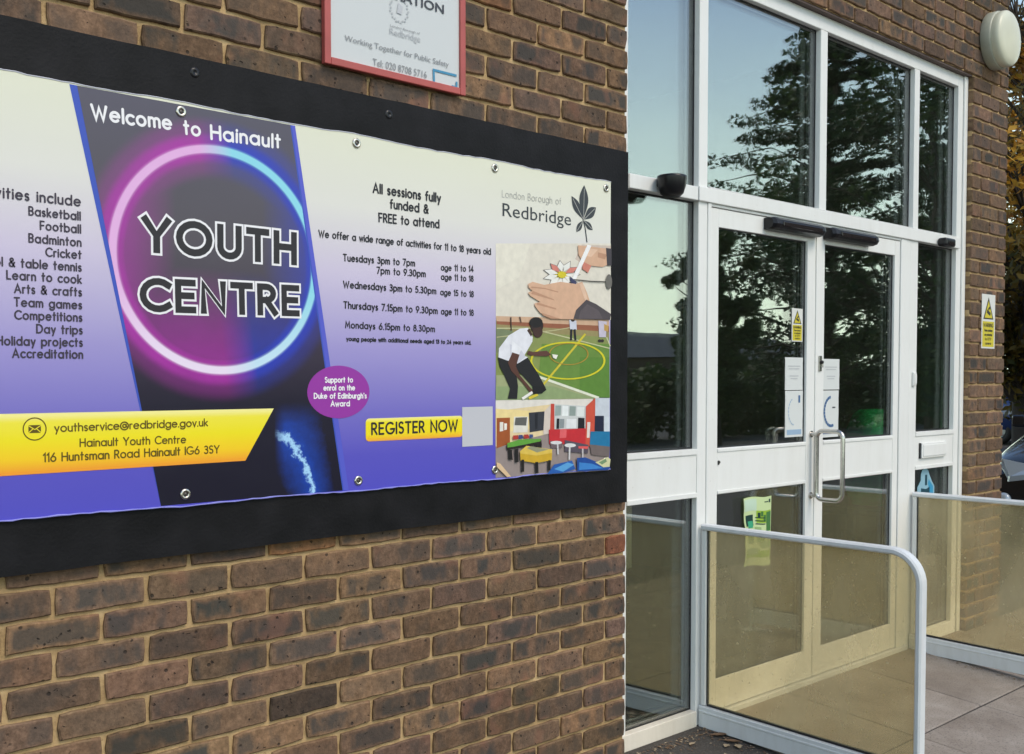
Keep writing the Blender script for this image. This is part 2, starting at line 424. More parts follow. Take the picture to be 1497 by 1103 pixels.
def lay(parent, spans, rnd, limit=300, hidden=lambda x, z, w: False, special=()):
    """spans: (x0, x1, z0) of every brick; the first LIMIT in the photo are parts, the others one joined part"""
    parts, rest = [], []
    for x0, x1, z0 in spans:
        cx, cz = (x0 + x1) / 2, z0 + .0325
        if hidden(cx, cz, x1 - x0): continue
        p = to_px(cx, 0, cz)
        inv = p and -70 < p[0] < 1560 and -60 < p[1] < 1165
        (parts if inv and len(parts) < limit else rest).append((x0, x1, z0))
    for x0, x1, z0 in parts:
        o = bpy.data.objects.new('brick', brick_for(x1 - x0, rnd)); COL.objects.link(o); o.parent = parent
        o.location = Vector(((x0 + x1) / 2, rnd.uniform(-.0016, .0014), z0 + .0325)) - parent.location
        o.rotation_euler = (rnd.uniform(-.012, .012), rnd.uniform(-.0035, .0035), rnd.uniform(-.006, .006))
        v = rnd.uniform(.80, 1.16); o.color = (v, v * rnd.uniform(.96, 1.01), v * rnd.uniform(.92, 1.02), 1)
        for sx, sz, c in special:
            if x0 <= sx <= x1 and z0 - .005 <= sz <= z0 + .07: o.color = c
    if rest:
        q = MB()
        for x0, x1, z0 in rest:
            me = brick_for(x1 - x0, rnd)
            c = Vector(((x0 + x1) / 2, 0, z0 + .0325))
            q.add([v.co + c for v in me.vertices], [tuple(p.vertices) for p in me.polygons], M_BRICK)
        o = q.build('brickwork', parent, recenter=False, fix=False); tag(o, kind='stuff')
def course(x0, x1, z, shift):
    """stretchers from the right end x1 leftwards; shift True starts with a half brick"""
    out = []; x = x1; first = shift
    while x > x0 + .02:
        w = .1025 if first else .215
        first = False
        a = max(x0, x - w)
        if x - a > .03: out.append((a, x, z))
        x -= w + .010
    return out
def sheared(me): return me
rb = random.Random(11)
ZT = 2.625
# left wall, carries the notice board
wall = empty('brick_wall', (-1.8, 0, -.97), 'long brown brick wall with buff mortar joints, carrying the black framed youth centre board', 'wall')
spans = []
k = -13
while k * .075 + .0 < ZT - .05:
    z = k * .075 + .005
    spans += course(-3.9, 0, z, (k % 2) == 0)        # course -1 (z -75..0) ends with a whole stretcher
    k += 1
def behind_board(x, z, w): return x - w / 2 > -2.70 and x + w / 2 < -.035 and .085 < z < 1.235
spec = ((-1.36, -.416, (.42, .46, .50, 1)), (-.05, -.115, (1.35, .82, .72, 1)), (-1.05, -.49, (.8, .8, .8, 1)), (-1.32, .02, (1.5, 1.2, .8, 1)), (-.62, 1.70, (1.2, .95, .75, 1)))
lay(wall, spans, rb, 300, behind_board, spec)
q = MB(); q.box(-3.9, -.004, .0100, .1135, -1.2, ZT, M_MORTAR); q.build('mortar', wall)
M_BLOCK = mat('grey_blockwork', (.2, .2, .19), .9, var=.2)
q = MB(); q.box(-3.9, -.003, .1145, .28, -1.2, ZT, M_BLOCK); q.build('inner_leaf', wall)

# pier to the right of the doors and the brickwork over the opening
XP, XC = 2.805, 3.244
pier = empty('brick_wall', (3.02, 0, -.92), 'narrow brown brick pier and brickwork over the glazed entrance, lamp near its corner', 'wall')
spans = []
for k in range(-13, 60):
    z = k * .075 + .005
    if z > ZT - .05: break
    even = (k % 2) == 1                              # same coursing as the left wall
    if z < 2.09:
        if k % 2: spans += [(XP, XP + .2145, z), (XP + .2245, XC, z)]
        else: spans += [(XP, XP + .1025, z), (XP + .1125, XP + .3275, z), (XP + .3375, XC, z)]
    else:
        if k % 2: spans += [(XP + .2245, XC, z)] + course(.0035, XP + .2145, z, False)
        else: spans += [(XP + .3375, XC, z)] + course(.0035, XP + .3275, z, False)
def never(x, z, w): return False
lay(pier, spans, rb, 300, never)
q = MB()
q.box(XP + .003, XC - .004, .0100, .1135, -1.2, 2.100, M_MORTAR); q.box(.0, XC - .004, .0101, .1135, 2.103, ZT, M_MORTAR)
q.build('mortar', pier)
q = MB(); q.box(XP + .01, XC - .005, .1145, .28, -1.2, 2.10, M_BLOCK); q.box(-.002, XC - .005, .1146, .28, 2.101, ZT, M_BLOCK)
q.build('inner_leaf', pier)
M_LINTEL = mat('brown_painted_steel', (.10, .062, .048), .6, var=.25, vscale=20)
q = MB(); q.box(-.0, XP - .002, .012, .10, 2.0925, 2.1008, M_LINTEL); q.build('lintel', pier)
# the return wall of the building, running back beside the car park
side = empty('brick_wall', (XC - .15, 3.5, -.92), 'brown brick return wall running back from the corner with the lamp', 'wall')
q = MB()
rw = random.Random(5)
for k in range(-13, 47):
    z = k * .075 + .005; y = .112 if k % 2 else .225
    while y < 8:
        me = brick_for(.215, rw)
        q.add([(XC + v.co.y - .001, y + .1075 + v.co.x * -1, z + .0325 + v.co.z) if False else (XC - v.co.y, y + .1075 + v.co.x, z + .0325 + v.co.z) for v in me.vertices], [tuple(p.vertices) for p in me.polygons], M_BRICK)
        y += .225
tag(q.build('brickwork', side, fix=False), kind='stuff')
q = MB(); q.box(XC - .115, XC - .008, .1135 + .001, 8, -1.2, ZT, M_MORTAR); q.build('mortar', side)
# fascia along the eaves
M_FASCIA = mat('dark_fascia_board', (.03, .028, .027), .5, var=.2)
q = MB(); q.box(-4.2, XC + .045, -.03, .32, ZT + .004, ZT + .22, M_FASCIA, .004)
tag(q.build('fascia_board'), 'dark fascia board along the top edge of the brick building', 'fascia')

# ------------------------------------------------------------------ room behind the glass
M_IN = mat('dim_cream_plaster', (.22, .20, .15), .9, var=.1)
M_INF = mat('dark_brown_carpet', (.045, .036, .028), .95, var=.3, vscale=30)
M_INC = mat('pale_ceiling', (.35, .35, .33), .9)
b = MB(); b.box(-1.5, 3.10, .285, 5.2, -.93, -.885, M_INF); b.box(-.0, 2.80, .0415, .284, -.93, -.887, M_INF)
tag(b.build('lobby_floor'), kind='structure')
b = MB(); b.box(-1.5, 3.10, 5.2, 5.3, -.884, 2.5, M_IN); b.box(-1.62, -1.5, .285, 5.3, -.884, 2.5, M_IN); b.box(3.101, 3.125, .285, 5.3, -.884, 2.5, M_IN)
tag(b.build('lobby_wall'), kind='structure')
b = MB(); b.box(-1.62, 3.125, .285, 5.3, 2.501, 2.6, M_INC)
tag(b.build('lobby_ceiling'), kind='structure')

# ------------------------------------------------------------------ glazed entrance screen
FY = .041                                         # front face of the frame
screen = empty('entrance_screen', (1.4, .07, -.90), 'white framed glazed screen with double doors, side lights and tall fanlights', 'entrance')
def bar(name, x0, x1, z0, z1, y0=FY, y1=.115, m=None, par=None, bev=.003):
    q = MB(); q.box(x0, x1, y0, y1, z0, z1, m or M_WHITE, bev); return q.build(name, par or screen)
E_ = .0006
bar('mullion', -.012, .050, -.849, 2.093)
bar('mullion', .471, .527, -.898, 2.093)
bar('mullion', 1.348, 1.405, 1.232, 2.030 - E_)
bar('mullion', 2.226, 2.279, 1.232, 2.030 - E_)
bar('mullion', 2.206, 2.284, -.898, 1.1745)
bar('mullion', 2.711, 2.803, -.898, 2.093)
# stepped trims on the mullion beside the doors and at the right edge
bar('frame_trim', 2.765, 2.8035, -.897, 2.0925, .031, FY - E_)
bar('head_frame', .527 + E_, 2.711 - E_, 2.030, 2.093)
bar('head_frame', .050 + E_, .471 - E_, 2.030, 2.093)
bar('transom', .462, 2.735, 1.175, 1.2315, .030, .112)
bar('transom', .050 + E_, .456, 1.175, 1.228, .032, .112)
bar('transom_sill', .53, 2.705, 1.2325, 1.2375, .034, .064)
bar('sill', .050 + E_, .458, -.834, -.8355 + .0, FY, .115) if False else None
bar('sill', .010, .470, -.899, -.836, .033, .118, M_CREAM)
bar('sill', 2.285, 2.7105, -.897, -.826, .036, .115)
bar('threshold', .5275, 2.2055, -.905, -.868, .028, .13, M_RAIL)

def pane(x0, x1, z0, z1, par, y=.068, name='window_pane', gap=.024, gasket=.0055):
    fr = MB(); t = gasket
    for a in ((x0, x0 + t, z0, z1), (x1 - t, x1, z0, z1), (x0 + t, x1 - t, z0, z0 + t), (x0 + t, x1 - t, z1 - t, z1)):
        fr.box(a[0], a[1], y - .002, y + gap + .006, a[2], a[3], M_GASKET)
    g = MB(); i = .003
    g.box(x0 + i, x1 - i, y, y + .004, z0 + i, z1 - i, M_GLASS)
    g.box(x0 + i, x1 - i, y + gap, y + gap + .004, z0 + i, z1 - i, M_GLASS)
    o = g.build(name, par)
    fr.build('gasket', o)
    return o
# fanlights
pane(.050, .471, 1.229, 2.030, screen)
pane(.527, 1.348, 1.236, 2.030, screen)
pane(1.405, 2.226, 1.236, 2.030, screen)
pane(2.279, 2.711, 1.236, 2.030, screen)
# left side light
pane(.050, .471, .206, 1.174, screen); pane(.050, .471, -.836, .014, screen)
def panel(x0, x1, z0, z1):
    q = MB(); q.box(x0, x1, .044, .11, z0, z1, M_WHITE, .002)
    q.box(x0 + .001, x1 - .001, .0385, .0435, z1 - .022, z1 + .000, M_WHITE, .0015); q.box(x0 + .001, x1 - .001, .0385, .0435, z0, z0 + .018, M_WHITE, .0015)
    return q.build('white_panel', screen)
panel(.0505, .4705, .0145, .2055)
# right side light
pane(2.284, 2.711, .210, 1.174, screen); pane(2.284, 2.711, -.826, .016, screen)
lp = panel(2.2845, 2.7105, .0165, .2095)
q = MB(); q.box(2.335, 2.610, .030, .044, .073, .152, M_WHITE, .003); q.box(2.345, 2.600, .026, .0305, .083, .142, M_WHITE, .002)
q.box(2.325, 2.3345, .036, .0439, .073, .152, M_GASKET)
q.build('letter_plate', lp)
# the two door leaves
def leaf(xa, xb, ga, gb, label):
    d = empty('door', ((xa + xb) / 2, .07, -.865)); d.parent = screen; d.location = Vector(((xa + xb) / 2, .07, -.865)) - screen.location
    d['label'] = label
    y0, y1 = .044, .095
    z0, z1 = -.864, 1.160
    bar('stile', xa, ga, z0, z1, y0, y1, par=d, bev=.002); bar('stile', gb, xb, z0, z1, y0, y1, par=d, bev=.002)
    bar('top_rail', ga + E_, gb - E_, 1.087, z1, y0 + .0005, y1, par=d, bev=.002)
    bar('middle_rail', ga + E_, gb - E_, .015, .202, y0 + .001, y1, par=d, bev=.002)
    bar('bottom_rail', ga + E_, gb - E_, z0, -.739, y0 + .0005, y1, par=d, bev=.002)
    for a, b_ in ((.018, .030), (.187, .199)):
        bar('glazing_bead', ga + .001, gb - .001, a, b_, y0 - .003, y0 + .0004, par=d, bev=.001)
    pane(ga, gb, .202, 1.087, d, .058, gap=.02, gasket=.004); pane(ga, gb, -.739, .015, d, .058, gap=.02, gasket=.004)
    return d
dl = leaf(.553, 1.330, .607, 1.262, 'left door leaf with steel pull handle')
dr = leaf(1.338, 2.100, 1.404, 2.050, 'right door leaf with exit papers beside its lock')
bar('door_jamb', .5275, .549, -.868, 1.1745, .036, .11); bar('door_jamb', 2.104, 2.160, -.868, 1.1745, .038, .11)
bar('door_jamb', 2.1605, 2.2055, -.868, 1.1745, .0405, .11); bar('door_jamb', .5495, 2.1035, 1.163, 1.1745, .040, .11)
# astragal between the leaves
bar('astragal', 1.3265, 1.3415, -.86, 1.158, .0385, .0437, par=dr, bev=.0015)
# steel pull handle: closed rounded loop standing off the left leaf
hx = 1.305
def loop(y0, y1, z0, z1, r, n=6):
    pts = []
    for cy, cz, a0 in ((y1 - r, z1 - r, 0), (y0 + r, z1 - r, 90), (y0 + r, z0 + r, 180), (y1 - r, z0 + r, 270)):
        for i in range(n + 1):
            t = RAD(a0 + 90 * i / n); pts.append((hx, cy + r * math.cos(t), cz + r * math.sin(t)))
    return pts
h = MB(); h.tube(loop(-.112, .016, -.055, .250, .03), .0102, M_STEEL, 14, closed=True)
for z in (.235, -.040):
    h.cyl((hx, .010, z), (hx - .004, .0445, z), .0085, M_STEEL, n=12); h.cyl((hx - .004, .0385, z), (hx - .004, .0442, z), .015, M_STEEL, n=16)
h.build('pull_handle', dl)
k_ = MB(); k_.box(1.357, 1.381, .0385, .0438, .515, .585, M_STEEL, .002); k_.lathe([(.008, .0), (.008, .010), (.006, .013), (.0, .013)], (1.369, .0385, .556), M_BLACK, n=14)
k_.box(1.3665, 1.3715, .0265, .0275 + .003, .532, .556, M_STEEL, .001)
k_.build('door_lock', dr)
k_ = MB(); k_.box(2.232, 2.262, .028, .0408, .445, .515, M_WHITE, .004); k_.box(2.238, 2.256, .024, .0285, .455, .505, M_WHITE, .002)
k_.build('frame_catch', screen)
k_ = MB(); k_.cyl((.621, .0425, .145), (.621, .0445, .145), .006, M_STEEL, n=10); k_.box(.611, .617, .0405, .0445, .135, .152, M_GASKET)
k_.build('hinge_screw', dl)

# motion sensors over the doors
def sensor_bar(x0, x1, label):
    s_ = empty('door_sensor', ((x0 + x1) / 2, .04, 1.105), label, 'door sensor', 'black sensors over the doors')
    q = MB(); prof = [(.0415, 1.158), (.000, 1.158), (-.018, 1.146), (-.022, 1.128), (-.012, 1.112), (.012, 1.106), (.0415, 1.106)]
    n_ = len(prof); ins = [.022, .004, .004]
    xsn = [(x0 + .0, .72), (x0 + .012, .93), (x0 + .03, 1.0), (x1 - .03, 1.0), (x1 - .012, .93), (x1 - .0, .72)]
    vs = []
    for x, s in xsn:
        for y, z in prof: vs.append((x, .0415 + (y - .0415) * s, 1.132 + (z - 1.132) * (0.6 + .4 * s)))
    fs = [(i * n_ + k, i * n_ + (k + 1) % n_, (i + 1) * n_ + (k + 1) % n_, (i + 1) * n_ + k) for i in range(5) for k in range(n_)] + [tuple(range(n_)), tuple(range(5 * n_, 6 * n_))[::-1]]
    q.add(vs, fs, M_BLACK, False); q.build('housing', s_)
    w = MB(); w.box(x0 + .05, x1 - .05, -.0245, -.0175, 1.120, 1.140, mat('smoked_lens', (.018, .012, .013), .12), .003); w.build('lens', s_)
    return s_
sensor_bar(.918, 1.322, 'long black sensor bar over the left door leaf'); sensor_bar(1.385, 1.790, 'long black sensor bar over the right door leaf')
d_ = empty('door_sensor', (.225, .0, 1.14), 'round black dome sensor under the transom of the left side light', 'door sensor', 'black sensors over the doors')
q = MB(); q.lathe([(.0, .0), (.030, .0), (.043, .012), (.052, .040), (.055, .068), (.055, .075), (.050, .078), (.0, .078)], (.225, -.022, 1.155), M_BLACK, 'z', 28); q.build('dome', d_)
q = MB(); q.box(.20, .25, -.012, .0315, 1.195, 1.222, M_BLACK, .004); q.build('bracket', d_)
d_ = empty('door_sensor', (2.52, .0, 1.155), 'small rounded black sensor at the right end of the transom', 'door sensor', 'black sensors over the doors')
q = MB(); q.box(2.462, 2.575, -.022, .0295, 1.164, 1.208, M_BLACK, .013, 4); q.build('housing', d_)
q = MB(); q.box(2.488, 2.55, -.0235, -.0225, 1.172, 1.188, mat('smoked_lens', (.018, .012, .013), .12)); q.build('lens', d_)

# ------------------------------------------------------------------ stroke lettering
def arc(cx, cy, rx, a0, a1, ry=None, n=None):
    ry = rx if ry is None else ry; n = n or max(3, int(abs(a1 - a0) / 18))
    return [(cx + rx * math.cos(RAD(a0 + (a1 - a0) * i / n)), cy + ry * math.sin(RAD(a0 + (a1 - a0) * i / n))) for i in range(n + 1)]
XH = .66; R_ = .33
G = {
 ' ': (.30, []),
 'A': (.78, [[(.0, 0), (.39, 1), (.78, 0)], [(.15, .33), (.63, .33)]]),
 'B': (.55, [[(0, 0), (0, 1)], [(0, 1)] + arc(.27, .76, .24, 90, -90) + [(0, .52)], arc(.28, .26, .26, 90, -90) + [(0, 0)]]),
 'C': (.80, [arc(.5, .5, .5, 48, 312)]),
 'D': (.75, [[(0, 0), (0, 1), (.25, 1)] + arc(.25, .5, .5, 90, -90) + [(0, 0)]]),
 'E': (.50, [[(.5, 1), (0, 1), (0, 0), (.5, 0)], [(0, .52), (.45, .52)]]),
 'F': (.48, [[(.48, 1), (0, 1), (0, 0)], [(0, .50), (.43, .50)]]),
 'G': (.95, [arc(.5, .5, .5, 50, 350) , [(.98, .42), (.56, .42)]]),
 'H': (.66, [[(0, 0), (0, 1)], [(.66, 0), (.66, 1)], [(0, .53), (.66, .53)]]),
 'I': (.0, [[(0, 0), (0, 1)]]),
 'K': (.6, [[(0, 0), (0, 1)], [(.55, 1), (.02, .45)], [(.15, .58), (.6, 0)]]),
 'L': (.45, [[(0, 1), (0, 0), (.45, 0)]]),
 'M': (.84, [[(0, 0), (.10, 1), (.42, .25), (.74, 1), (.84, 0)]]),
 'N': (.70, [[(0, 0), (0, 1), (.70, 0), (.70, 1)]]),
 'O': (1.0, [arc(.5, .5, .5, 0, 360)]),
 'P': (.52, [[(0, 0), (0, 1)], [(0, 1), (.25, 1)] + arc(.25, .74, .26, 90, -90) + [(0, .48)]]),
 'R': (.56, [[(0, 0), (0, 1)], [(0, 1), (.25, 1)] + arc(.25, .74, .26, 90, -90) + [(0, .48)], [(.24, .48), (.56, 0)]]),
 'S': (.52, [arc(.27, .76, .24, 40, 270) + arc(.26, .27, .26, 88, -140)]),
 'T': (.62, [[(0, 1), (.62, 1)], [(.31, 1), (.31, 0)]]),
 'U': (.64, [[(0, 1)] + arc(.32, .32, .32, 180, 360) + [(.64, 1)]]),
 'V': (.74, [[(0, 1), (.37, 0), (.74, 1)]]),
 'W': (1.1, [[(0, 1), (.28, 0), (.55, .85), (.82, 0), (1.1, 1)]]),
 'Y': (.70, [[(0, 1), (.35, .46), (.70, 1)], [(.35, .46), (.35, 0)]]),
 'a': (.66, [arc(.33, .33, .33, 0, 360), [(.66, .66), (.66, 0)]]),
 'b': (.66, [arc(.33, .33, .33, 0, 360), [(0, 1), (0, 0)]]),
 'c': (.52, [arc(.33, .33, .33, 50, 310)]),
 'd': (.66, [arc(.33, .33, .33, 0, 360), [(.66, 1), (.66, 0)]]),
 'e': (.66, [[(.03, .35), (.66, .35)], arc(.33, .33, .33, 4, 315)]),
 'f': (.32, [[(.13, 0)] + arc(.30, .83, .17, 180, 80), [(0, .62), (.32, .62)]]),
 'g': (.66, [arc(.33, .33, .33, 0, 360), [(.66, .66)] + arc(.33, -.02, .33, 0, -150, .28)]),
 'h': (.50, [[(0, 0), (0, 1)], [(0, .40)] + arc(.25, .41, .25, 180, 0) + [(.50, 0)]]),
 'i': (.0, [[(0, 0), (0, .64)], [(0, .86), (0, .90)]]),
 'j': (.05, [[(.05, .64), (.05, -.15)] + arc(-.10, -.15, .15, 0, -70), [(.05, .86), (.05, .90)]]),
 'k': (.46, [[(0, 0), (0, 1)], [(.42, .62), (.02, .28)], [(.12, .36), (.46, 0)]]),
 'l': (.0, [[(0, 0), (0, 1)]]),
 'm': (.84, [[(0, 0), (0, .64)], [(0, .42)] + arc(.21, .43, .21, 180, 0) + [(.42, 0)], [(.42, .42)] + arc(.63, .43, .21, 180, 0) + [(.84, 0)]]),
 'n': (.48, [[(0, 0), (0, .64)], [(0, .40)] + arc(.24, .41, .24, 180, 0) + [(.48, 0)]]),
 'o': (.66, [arc(.33, .33, .33, 0, 360)]),
 'p': (.66, [arc(.33, .33, .33, 0, 360), [(0, .66), (0, -.30)]]),
 'r': (.28, [[(0, 0), (0, .64)], [(0, .40)] + arc(.22, .42, .22, 180, 75)]),
 's': (.36, [arc(.18, .49, .16, 35, 270) + arc(.18, .165, .17, 90, -145)]),
 't': (.32, [[(.14, .95), (.14, 0)], [(0, .64), (.32, .64)]]),
 'u': (.48, [[(0, .64)] + arc(.24, .24, .24, 180, 360) + [(.48, .64)], [(.48, .64), (.48, 0)]]),
 'v': (.48, [[(0, .64), (.24, 0), (.48, .64)]]),
 'w': (.76, [[(0, .64), (.19, 0), (.38, .58), (.57, 0), (.76, .64)]]),
 'y': (.50, [[(0, .64), (.26, .04)], [(.50, .64), (.14, -.30)]]),
 '0': (.60, [arc(.3, .5, .3, 0, 360, .5)]),
 '1': (.20, [[(0, .80), (.20, 1), (.20, 0)]]),
 '2': (.55, [arc(.27, .73, .27, 165, -35) + [(.0, 0), (.56, 0)]]),
 '3': (.52, [arc(.25, .76, .23, 140, -85) + arc(.25, .27, .27, 88, -145)]),
 '4': (.60, [[(.46, 0), (.46, 1), (0, .26), (.62, .26)]]),
 '5': (.52, [[(.48, 1), (.12, 1), (.06, .56)] + arc(.25, .32, .29, 110, -140)]),
 '6': (.60, [[(.42, 1), (.06, .45)] , arc(.3, .30, .30, 0, 360)]),
 '7': (.55, [[(0, 1), (.55, 1), (.15, 0)]]),
 '8': (.54, [arc(.27, .76, .22, 0, 360), arc(.27, .27, .27, 0, 360)]),
 '9': (.60, [[(.18, 0), (.54, .55)], arc(.3, .70, .30, 0, 360)]),
 '.': (.0, [[(0, .0), (0, .03)]]), ':': (.0, [[(0, .02), (0, .05)], [(0, .5), (0, .53)]]),
 "'": (.0, [[(0, .82), (0, 1)]]),
 '&': (.70, [[(.70, 0), (.16, .70)] + arc(.33, .80, .19, 190, -20) + [(.10, .42)] + arc(.28, .26, .26, 150, 340) + [(.68, .50)]]),
 '@': (1.0, [arc(.5, .42, .52, -50, 300), arc(.5, .42, .22, 0, 360), [(.72, .62), (.74, .30), (.9, .25)]]),
 '-': (.3, [[(0, .38), (.3, .38)]]),
}
def stroke_mesh(mb, pts, hw, y, m, mapf, cap='square', ext=0.0):
    kcap = ext > 0
    """a mitred ribbon of half width hw along pts (glyph space); mapf(x, z) -> wall (X, Z)"""
    P = [Vector(p) for p in pts]
    Q = [P[0]]
    for p in P[1:]:
        if (p - Q[-1]).length > 1e-4: Q.append(p)
    P = Q
    if len(P) < 2: return
    closed = (P[0] - P[-1]).length < 2e-3
    if closed: P = P[:-1]
    elif ext:
        P[0] = P[0] - (P[1] - P[0]).normalized() * ext; P[-1] = P[-1] + (P[-1] - P[-2]).normalized() * ext
    N = len(P); L = []; Rr = []
    for i in range(N):
        if closed or 0 < i < N - 1:
            d0 = (P[i] - P[i - 1]).normalized(); d1 = (P[(i + 1) % N] - P[i]).normalized()
        elif i == 0: d0 = d1 = (P[1] - P[0]).normalized()
        else: d0 = d1 = (P[-1] - P[-2]).normalized()
        n0 = Vector((-d0.y, d0.x)); n1 = Vector((-d1.y, d1.x)); b_ = (n0 + n1)
        b_ = b_.normalized() if b_.length > 1e-3 else n0
        k = hw / max(.72 if kcap else .42, b_.dot(n0))
        L.append(P[i] + b_ * k); Rr.append(P[i] - b_ * k)
    vs = [mapf(p.x, p.y) for p in L + Rr]
    vs = [(a, y, c) for a, c in vs]; fs = []
    for i in range(N if closed else N - 1):
        j = (i + 1) % N; fs.append((i, N + i, N + j, j))
    mb.add(vs, fs, m)
    if cap == 'round' and not closed:
        for c, d in ((P[0], (P[0] - P[1]).normalized()), (P[-1], (P[-1] - P[-2]).normalized())):
            a = math.atan2(d.y, d.x); ring = [(c.x + hw * math.cos(a + t), c.y + hw * math.sin(a + t)) for t in [math.pi * (i / 6 - .5) for i in range(7)]]
            w = [mapf(*p) for p in ring]; mb.add([(u[0], y, u[1]) for u in w], [tuple(range(7))], m)
def text_width(s, sp):
    return sum(G[c][0] + sp for c in s) - sp
def text(mb, s, p0, p1, cap, y, m, wt=.075, sp=.22, kind='round', wobble=0, ext=0, dy=.00002):
    """line of lettering with its baseline from p0 to p1 (wall X, Z); cap height in metres"""
    W_ = text_width(s, sp); x0, z0 = p0; x1, z1 = p1
    L_ = math.hypot(x1 - x0, z1 - z0); ux, uz = (x1 - x0) / L_, (z1 - z0) / L_; sx = L_ / W_
    r = random.Random(len(s) * 7 + int(W_ * 10)); x = 0; k = 0
    asp = sx / cap
    for c in s:
        w, strokes = G[c]
        jz = r.uniform(-1, 1) * wobble; ja = r.uniform(-1, 1) * wobble * 1.2
        for st in strokes:
            def mapf(a, b_, x=x, jz=jz, ja=ja):
                a2 = a + b_ * ja; b2 = b_ + jz + a * ja * .5
                X = x * sx + a2 * cap; Z = b2 * cap
                return x0 + ux * X - uz * Z, z0 + uz * X + ux * Z
            pts = [(a * asp, b_) for a, b_ in st]
            stroke_mesh(mb, pts, wt, y - dy * (k % 23), m, mapf, kind, ext); k += 1
        x += w + sp
def font_text(s, X, Z, size, y, m, name, parent, align='CENTER', shear=0, bold=0, xs=1.0):
    cu = bpy.data.curves.new(name, 'FONT'); cu.body = s; cu.size = size; cu.align_x = align; cu.resolution_u = 3; cu.offset = bold
    tmp = bpy.data.objects.new('tmp', cu); COL.objects.link(tmp)
    me = bpy.data.meshes.new_from_object(tmp.evaluated_get(bpy.context.evaluated_depsgraph_get()))
    bpy.data.objects.remove(tmp)
    me.transform(Matrix.Translation((X, y, Z)) @ Matrix.Rotation(math.pi / 2, 4, 'X') @ Matrix.Diagonal((xs, 1, 1, 1)))
    me.materials.clear(); me.materials.append(m)
    o = bpy.data.objects.new(name, me); COL.objects.link(o)
    if parent: o.parent = parent; o.location = -parent_world(parent)
    return o
def flat_mat(name, rgb, rough=.42, spec=.4):
    return mat('print_' + name, srgb(*rgb), rough, 0, spec)

# ------------------------------------------------------------------ notice board and banner
M_BOARD = mat('black_painted_board', (.0068, .0064, .0074), .6, spec=.22, var=.6, vscale=9, bump=.25, bscale=120)
bx0, bx1, bz0, bz1 = -3.05, -.020, .040, 1.284
board = empty('notice_board', (-1.5, -.012, .04), 'wide black painted backing board fixed on the brick wall behind the banner', 'notice board')
rj = random.Random(4)
def edge_line(xa, xb, z, n_, a):
    return [(xa + (xb - xa) * i / n_, z + rj.uniform(-a, a)) for i in range(n_ + 1)]
q = MB()
outl = edge_line(bx0, bx1, bz0, 40, .0016) + edge_line(bx1, bx0, bz1, 40, .0012)
N = len(outl)
q.add([(x, -.0215, z) for x, z in outl] + [(x, -.0015, z) for x, z in outl], [tuple(range(N)), tuple(range(2 * N - 1, N - 1, -1))] + [(i, i + N, (i + 1) % N + N, (i + 1) % N) for i in range(N)], M_BOARD)
q.build('backing_board', board)
for x, z in ((-1.665, 1.246), (-1.067, 1.242), (-2.26, 1.244)):
    q = MB(); q.lathe([(.0, .0018), (.004, .0018), (.005, .0030), (.011, .0026), (.0135, 0.0)], (x, -.0216, z), M_BLACK, n=18); q.build('screw_cap', board)

YB = -.0275                                        # face of the banner
def S(px, py, y=YB): return on_wall(px, py, y)
def banner_bg():
    m, n, l = new_mat('banner_gradient_print'); b = n['Principled BSDF']; ge = n.new('ShaderNodeNewGeometry')
    sg = n.new('ShaderNodeSeparateXYZ'); l.new(ge.outputs['Position'], sg.inputs[0])
    t = math_node(n, l, 'DIVIDE', math_node(n, l, 'SUBTRACT', 1.166, sg.outputs[2]), 1.002)
    c = ramp(n, l, t, [(0, srgb(226, 226, 204)), (.20, srgb(224, 222, 214)), (.38, srgb(206, 196, 218)), (.60, srgb(160, 150, 206)), (.78, srgb(118, 110, 194)), (.90, srgb(90, 84, 190)), (1, srgb(84, 80, 192))])
    l.new(c, b.inputs['Base Color']); b.inputs['Roughness'].default_value = .38; b.inputs['Specular IOR Level'].default_value = .35
    tc = n.new('ShaderNodeTexCoord'); bp = n.new('ShaderNodeBump'); bp.inputs['Distance'].default_value = .004; bp.inputs['Strength'].default_value = .5
    l.new(noise(n, l, tc.outputs['Object'], 5, 3), bp.inputs['Height']); l.new(bp.outputs[0], b.inputs['Normal'])
    return m
RCX, RCZ, RR = -1.603, .783, .290
